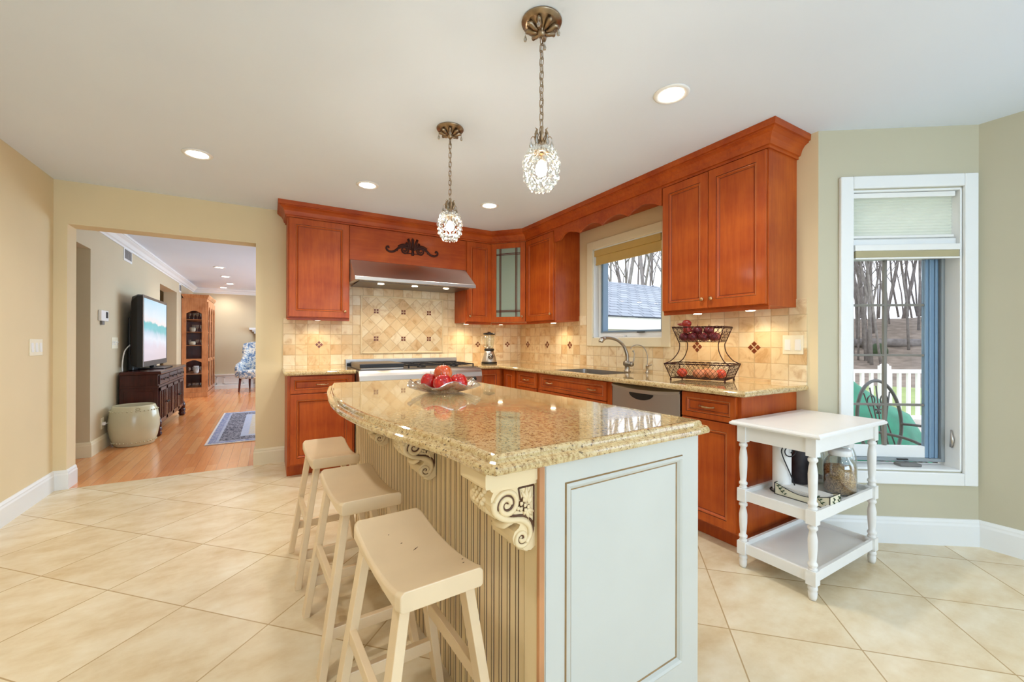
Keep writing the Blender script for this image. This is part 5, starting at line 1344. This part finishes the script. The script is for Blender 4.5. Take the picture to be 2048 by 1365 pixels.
# side frame with arched openings (faces -y)
b = MB(); b.box(.02, .075, 0, .022, .14, 2.0); b.box(D_-.085, D_, 0, .022, .14, 2.0)
def archfill(z0_, z1_, arch_up, lo):
    n = 12; x0_, x1_ = .075, D_-.085
    pts = [(x0_, z1_), (x1_, z1_)]+[(x1_-(x1_-x0_)*i/n, z0_+arch_up*math.sin(PI*i/n)) for i in range(n+1)]
    b.prism(pts, 0, .022, 'y')
archfill(1.74, 2.0, .06, 0); archfill(.72, .80, .05, 0); b.box(.075, D_-.085, 0, .022, .14, .20)
b.build('side_frame', 'oak', t, .003)
b = MB(); b.box(.075, D_-.085, .009, .012, .2, 1.82); b.build('side_glass', 'window_glass', t)
# front doors facing +x
for k in range(3):
    y0 = .03+k*.415; b = MB(); fx = D_
    b.box(fx, fx+.022, y0, y0+.05, .12, 2.0); b.box(fx, fx+.022, y0+.36, y0+.41, .12, 2.0); b.box(fx, fx+.022, y0+.05, y0+.36, .12, .18); b.box(fx, fx+.022, y0+.05, y0+.36, .74, .80)
    n = 12; b.prism([(y0+.05, 2.0), (y0+.36, 2.0)]+[(y0+.36-.31*i/n, 1.78+.12*math.sin(PI*i/n)**.7) for i in range(n+1)], fx, fx+.022, 'x')
    b.tube([(fx+.022, y0+.205+.05*math.cos(a), .77+.03*math.sin(a)) for a in [2*PI*i/12 for i in range(12)]], .008, 6, closed=True)
    o = b.build('door', 'oak', t, .003); b = MB(); b.box(fx+.008, fx+.012, y0+.05, y0+.36, .18, 1.9); b.build('door_glass', 'window_glass', o)
for z in (.48, 1.08, 1.36, 1.62):
    b = MB(); b.box(.022, D_-.005, .026, W_-.022, z-.006, z); b.build('shelf', 'oak', t)
b = MB(); b.box(D_-.03, D_, .022, .05, .14, 2.0); b.build('corner_stile', 'oak', t)
b = MB(); b.box(.022, D_-.03, W_-.03, W_-.021, .14, 2.0); b.box(.0205, .024, .03, W_-.03, .14, 2.0); b.build('back_lining', 'mahogany', t)
# glassware on the shelves near the glass side
def goblet(label, x, y, z, r, h, mat='jar_glass'):
    b = MB(); b.lathe([(r*.8, 0), (r*.8, .003), (.004, .008), (.004, h*.4), (r*.7, h*.52), (r, h*.75), (r*.92, h), (r*.86, h), (r*.92, h*.76), (.003, h*.48)], 16); o = b.build('wine_glass', mat); o.location = (x, y, z+.0005); tag(o, label, 'glass', 'glassware in the oak display cabinet'); return o
zz = {'lowest': .14, 'second': .48, 'third': 1.08, 'fourth': 1.36, 'top': 1.62}
for nm, z in zz.items():
    for k in range(4):
        if nm == 'third' and k == 1 or nm == 'fourth' and k == 0: continue
        goblet('stemmed glass on the %s shelf of the oak display cabinet' % nm, -1.545+.12+.065*k, 10.78+.09+.05*(k % 2), z, .028, .15 if nm != 'third' else .12)
for lab, x, y, z, r, h, mt in (('pale green bowl on the third shelf of the oak display cabinet', -1.40, 11.02, 1.08, .06, .08, 'tray_cream'), ('cream box-shaped dish on the fourth shelf of the oak display cabinet', -1.40, 11.05, 1.36, .055, .10, 'tray_cream'), ('white pitcher on the second shelf of the oak display cabinet', -1.33, 11.02, .48, .05, .16, 'paper')):
    b = MB(); b.lathe([(r*.5, 0), (r*.9, h*.2), (r, h*.6), (r*.9, h), (r*.84, h), (r*.9, h*.5), (r*.4, .01)], 20); o = b.build('serving_dish', mt); o.location = (x, y, z+.0005); tag(o, lab, 'dish', 'glassware in the oak display cabinet')
# rug
o = None; b = MB(); b.box(-.85, .85, -1.2, 1.2, 0, .010); o = b.build('area_rug', 'rug', None, .003); o.location = (.232, 6.93, .0005); tag(o, 'blue and cream patterned oriental rug on the wood floor', 'rug')
# wing chair
t = thing('wing_chair', 'blue and white toile upholstered chair by the far wall', 'armchair', (-.22, 11.50, 0), R(-20))
b = MB(); b.box(-.30, .30, -.32, .28, .30, .50); b.build('seat', 'toile', t, .05, 4)
b = MB(); rs = []
for i in range(13):
    u = -1+2*i/12; xx = .40*u; yy = .30-.10*abs(u)**3; zt = 1.16-.05*abs(u)**4
    rs.append([(xx, yy-.06, .32), (xx*1.03, yy-.04, .8), (xx, yy-.02, zt-.03), (xx, yy+.03, zt), (xx, yy+.08, zt-.02), (xx*.96, yy+.09, .8), (xx*.85, yy+.02, .32)])
b.rings(rs, smooth=True); b.build('backrest', 'toile', t, .01)
for sx in (-1, 1):
    b = MB(); b.prism([(-.28, .34), (.26, .34), (.30, 1.12), (.22, 1.10), (.10, .82), (-.02, .70), (-.24, .64), (-.30, .56)], sx*.30, sx*.375, 'x'); b.build('wing', 'toile', t, .02, 3)
    for sy in (-1, 1):
        b = MB(); b.tube([(sx*.27, sy*.25, .33), (sx*.28, sy*.265, .15), (sx*.285, sy*.285, 0)], [.028, .022, .014], 8); b.build('leg', 'sofa_leg', t)
# mantel corner on the far wall
t = thing('mantel_shelf', 'cream stepped mantel shelf on the living room back wall', 'mantel', (-.42, 12.348, 1.36))
b = MB(); 
for k, (i_, z0_, z1_) in enumerate(((.10, 0, .05), (.06, .05, .09), (.0, .09, .145))): b.box(i_, 1.9-i_, -.20+i_, 0, z0_, z1_)
b.build('shelf', 'trim', t, .004)
b = MB(); b.box(.14, .36, -.08, 0, -1.357, 0); b.build('pilaster', 'trim', t, .004)
b = MB(); b.box(1.54, 1.76, -.08, 0, -1.357, 0); b.build('pilaster', 'trim', t, .004)
b = MB(); b.box(.36, 1.54, -.03, 0, -1.357, 0); b.build('surround', 'black', t)

# ================================================================ OUTSIDE
b = MB(); b.prism([(2.99, 1.9), (2.99, 1.32), (3.10, 1.24), (3.78, .76), (3.78, -4.2), (12, -4.2), (12, 1.2), (6.8, 4.6), (2.99, 4.6)], -.20, -.12)
struct(b.build('deck', 'deck'))
# lawn and wooded slope
n0, n1 = 36, 40; vs = []; fs = []
for i in range(n0+1):
    a = R(-25+115*i/n0)
    for j in range(n1+1):
        r = 3.2+(72-3.2)*(j/n1)**1.6; s_ = max(0, min(1, (r-27)/26)); z = -1.0+4.6*s_*s_*(3-2*s_)+.25*math.sin(i*1.3)*s_
        vs.append((r*math.cos(a)+0, r*math.sin(a), z))
for i in range(n0):
    for j in range(n1): q = i*(n1+1)+j; fs.append((q, q+1, q+n1+2, q+n1+1))
def radius(j): return 3.2+(72-3.2)*(j/n1)**1.6
b = MB(); 
for f in fs:
    j = f[0] % (n1+1); b.f.append(f); b.mi.append(1 if radius(j) > 27 else 0); b.sm.append(True)
b.v = vs; struct(b.build('ground', ['lawn', 'leaf_litter']))
def ground_z(x, y):
    r = math.hypot(x, y); s_ = max(0, min(1, (r-27)/26)); return -1.0+4.6*s_*s_*(3-2*s_)
# white railing
RP = Vector((8.73, 2.65)); RD = Vector((.84, -.54)).normalized()
t = thing('deck_railing', 'white vinyl deck railing beyond the tall bay window', 'railing', (RP.x, RP.y, -.12), math.atan2(RD.y, RD.x))
b = MB(); b.box(-3.2, 3.2, -.04, .04, .80, .86); b.build('top_rail', 'white_vinyl', t, .008)
b = MB(); b.box(-3.2, 3.2, -.025, .025, .06, .12); b.build('bottom_rail', 'white_vinyl', t, .005)
for k in range(44):
    x = -3.13+k*.145; b = MB(); b.box(x-.022, x+.022, -.02, .02, .12, .80); b.build('baluster', 'white_vinyl', t)
for x in (-2.6, -.17, 2.3):
    b = MB(); b.box(x-.06, x+.06, -.06, .06, 0, .92); b.lathe([(.075, .92), (.078, .935), (.05, .95), (.005, .985)], 4, c=(x, 0, 0), smooth=False); b.build('post', 'white_vinyl', t, .004)
# covered patio table
tx_, ty_ = pxp(1692, 4.3)
t = thing('covered_patio_table', 'green cloth cover draped over a patio table on the deck', 'table cover', (tx_, ty_, -.12))
b = MB(); nn = 64
def fold(th, z): return .05*math.sin(9*th)*max(0, (.62-z))/.62
b.lathe([(.66, .02), (.62, .2), (.56, .42), (.48, .60), (.30, .70), (.10, .86), (.04, .92), (.01, .94)], nn, flute=fold); b.build('cover', 'green_cover', t)
# wrought iron chair
cx_, cy_ = pxp(1768, 3.16); crz = R(-14); cx_ += .22*math.sin(crz); cy_ -= .22*math.cos(crz)
t = thing('patio_chair', 'dark wrought iron patio chair with an oval scrolled back', 'chair', (cx_, cy_, -.12), crz)
b = MB(); lean = lambda z: .10*(z-.42)
ov = [(.235*math.cos(a), lean(.70+.30*math.sin(a))+.22, .70+.30*math.sin(a)) for a in [2*PI*k/36 for k in range(36)]]
b.tube(ov, .012, 8, closed=True)
for k in range(5): x = -.14+.07*k; h_ = .26*math.sqrt(max(0, 1-(x/.235)**2)); b.tube([(x, lean(.70-h_)+.22, .70-h_), (x*.5, lean(.7)+.22, .70), (x, lean(.7+h_)+.22, .70+h_)], .005, 6)
for s_ in (-1, 1): b.tube([(s_*(.07+.04*math.cos(a)), lean(.85)+.22, .85+.04*math.sin(a)) for a in [R(k*20) for k in range(22)]], .005, 6)
for k in range(6): a = 2*PI*k/6; b.tube([(0, lean(.78)+.22, .78), (.035*math.cos(a), lean(.78)+.22, .78+.035*math.sin(a))], [.004, .008], 6)
b.build('back', 'patio_metal', t)
b = MB(); b.tube([(.24*math.cos(a), .24*math.sin(a), .42) for a in [2*PI*k/28 for k in range(28)]], .010, 8, closed=True)
for k in range(7): x = -.18+.06*k; h_ = math.sqrt(.24**2-x*x); b.tube([(x, -h_, .42), (x, 0, .41), (x, h_, .42)], .004, 6); b.tube([(-h_, x, .42), (0, x, .412), (h_, x, .42)], .004, 6)
b.build('seat', 'patio_metal', t)
for s_ in (-1, 1):
    b = MB(); b.tube(smooth_path([(s_*.22, .24, .66), (s_*.28, .10, .66), (s_*.29, -.10, .65), (s_*.27, -.20, .60), (s_*.25, -.16, .54), (s_*.23, -.10, .42)], 5), .010, 8); b.build('arm', 'patio_metal', t)
    for s2_ in (-1, 1): b = MB(); b.tube(smooth_path([(s_*.17, s2_*.17, .42), (s_*.20, s2_*.19, .22), (s_*.23, s2_*.24, .012)], 4), .010, 8); b.build('leg', 'patio_metal', t)
# second chair seat edge, right
cx_, cy_ = pxp(1852, 2.95)
t = thing('patio_bench', 'low curved wrought iron frame beside the patio chair', 'bench', (cx_, cy_, -.12), R(20))
b = MB()
for k in range(3): b.tube(smooth_path([(-.35, -.2, .78-k*.13), (-.1, -.15, .74-k*.12), (.2, -.1, .75-k*.12), (.55, -.1, .72-k*.12)], 5), .007, 6)
b.tube([(-.12+.13*math.cos(a), -.18, .33+.13*math.sin(a)) for a in [2*PI*k/24 for k in range(24)]], .009, 6, closed=True)
for x in (-.35, .55): b.tube([(x, -.2 if x < 0 else -.1, 0), (x, -.2 if x < 0 else -.1, .80)], .010, 8)
b.tube([(-.35, -.2, .20), (.1, -.15, .2), (.55, -.1, .20)], .009, 6)
b.build('frame', 'patio_metal', t)
# garage with shingle roof
t = thing('garage', 'neighbouring garage with a pale grey shingle hip roof and white fascia', 'garage', (5.6, 6.4, -1.0))
b = MB(); b.box(-1.9, 7.0, .35, 5.0, 0, 2.45); b.build('wall', 'white_vinyl', t)
b = MB(); b.box(-2.0, 7.12, .02, .06, 2.44, 2.70); b.box(-2.0, 7.12, .06, .35, 2.44, 2.46, mi=1); b.build('fascia', ['white_vinyl', 'concrete'], t)
# roof slope in its own plane so the courses follow it
ang_ = math.atan2(1.18, 2.53)
b = MB(); sl = math.hypot(1.18, 2.53)+.02
b.prism([(-2.05, 0), (7.2, 0), (4.65, sl), (-2.05, sl)], 0, .03)
o = b.build('roof_slope', 'shingle', t); o.location = (0, 0, 2.70); o.rotation_euler = (ang_, 0, 0)
b = MB(); b.prism([(0, 2.53), (5.1, 2.53), (5.1, 5.06), (0, 5.06)], 0, .01) if False else None
b = MB(); b.box(-2.05, 4.65, 2.53, 2.60, 3.86, 3.92); b.tube([(4.65, 2.53, 3.90), (7.2, .0, 2.73)], .05, 6); b.build('ridge_cap', 'shingle', t)

# bare trees
def make_tree(seed, h):
    rnd = random.Random(seed); b = MB()
    def grow(p, d, l, r, depth):
        pts = [p]; q = p.copy(); dd_ = d.copy(); n_ = 4
        for k in range(n_):
            dd_ = (dd_+Vector((rnd.uniform(-1, 1), rnd.uniform(-1, 1), rnd.uniform(-.2, .5)))*.13).normalized(); q = q+dd_*(l/n_); pts.append(q.copy())
        b.tube([tuple(x) for x in pts], [r*(1-.5*k/n_) for k in range(n_+1)], 5 if depth < 2 else 3)
        if depth >= 4: return
        m_ = {0: 9, 1: 5, 2: 3, 3: 3}[depth]
        for k in range(m_):
            f = rnd.uniform(.35, 1.0) if depth else .35+.65*(k+.5)/m_
            i_ = min(n_-1, int(f*n_)); s_ = pts[i_].lerp(pts[i_+1], f*n_-i_)
            side_ = Vector((rnd.uniform(-1, 1), rnd.uniform(-1, 1), rnd.uniform(.1, .9))).normalized()
            grow(s_, (dd_*.45+side_*.8).normalized(), l*rnd.uniform(.42, .62), r*(1-.5*f)*rnd.uniform(.45, .6), depth+1)
    grow(Vector((0, 0, 0)), Vector((0, 0, 1)), h, h*.0062, 0)
    o = b.build('bare_tree', 'bark'); return o
protos = [make_tree(s, h) for s, h in ((1, 13), (2, 15), (5, 12), (9, 14))]
rnd = random.Random(3)
spots = []
for k in range(105):       # woods seen through the tall window
    az = math.atan2(.40, 1.29)+rnd.uniform(-.13, .13); r = rnd.uniform(33, 66); spots.append((r*math.cos(az), r*math.sin(az), 'bare grey tree in the woods beyond the deck', 'woods beyond the deck'))
for k in range(26):       # woods behind the garage
    az = math.atan2(.71, .77)+rnd.uniform(-.15, .12); r = rnd.uniform(22, 44); spots.append((r*math.cos(az), r*math.sin(az), 'bare tree standing behind the garage roof', 'trees behind the garage'))
for i, (x, y, lab, g) in enumerate(spots):
    p = protos[i % 4]; o = p if i < 4 else p.copy()
    if i >= 4: COL.objects.link(o)
    s_ = rnd.uniform(.8, 1.3); o.scale = (s_, s_, s_); o.location = (x, y, ground_z(x, y)-.05); o.rotation_euler = (0, 0, rnd.uniform(0, 6.3)); tag(o, lab, 'tree', g)
x, y = 12.8, 10.75
o = protos[1].copy(); COL.objects.link(o); o.location = (x, y, -1.05); o.scale = (.9, .9, .8); o.rotation_euler = (0, 0, 2.0); tag(o, 'thick nearer tree trunk at the right edge of the sink window', 'tree')
# fallen log at the wood edge
x, y = on_ray((1790-1024)/FPX, 28.5); b = MB(); b.tube([(-6, 0, .25), (-2, .3, .3), (3, -.2, .25), (7, .1, .2)], [.25, .32, .28, .2], 10); o = b.build('brush_pile', 'bark'); o.location = (x, y, ground_z(x, y)-.1); o.rotation_euler = (0, 0, R(-55)); tag(o, 'long dark brush pile along the edge of the woods', 'brush pile')
b = MB(); b.ball((0, 0, .35), .5, 14, sq=(1, 1, 1.1)); x, y = on_ray((1757-1024)/FPX, 27.5); o = b.build('green_shrub', 'leaf_green'); o.location = (x, y, ground_z(x, y)-.2); tag(o, 'dark green shrub at the edge of the lawn', 'shrub')
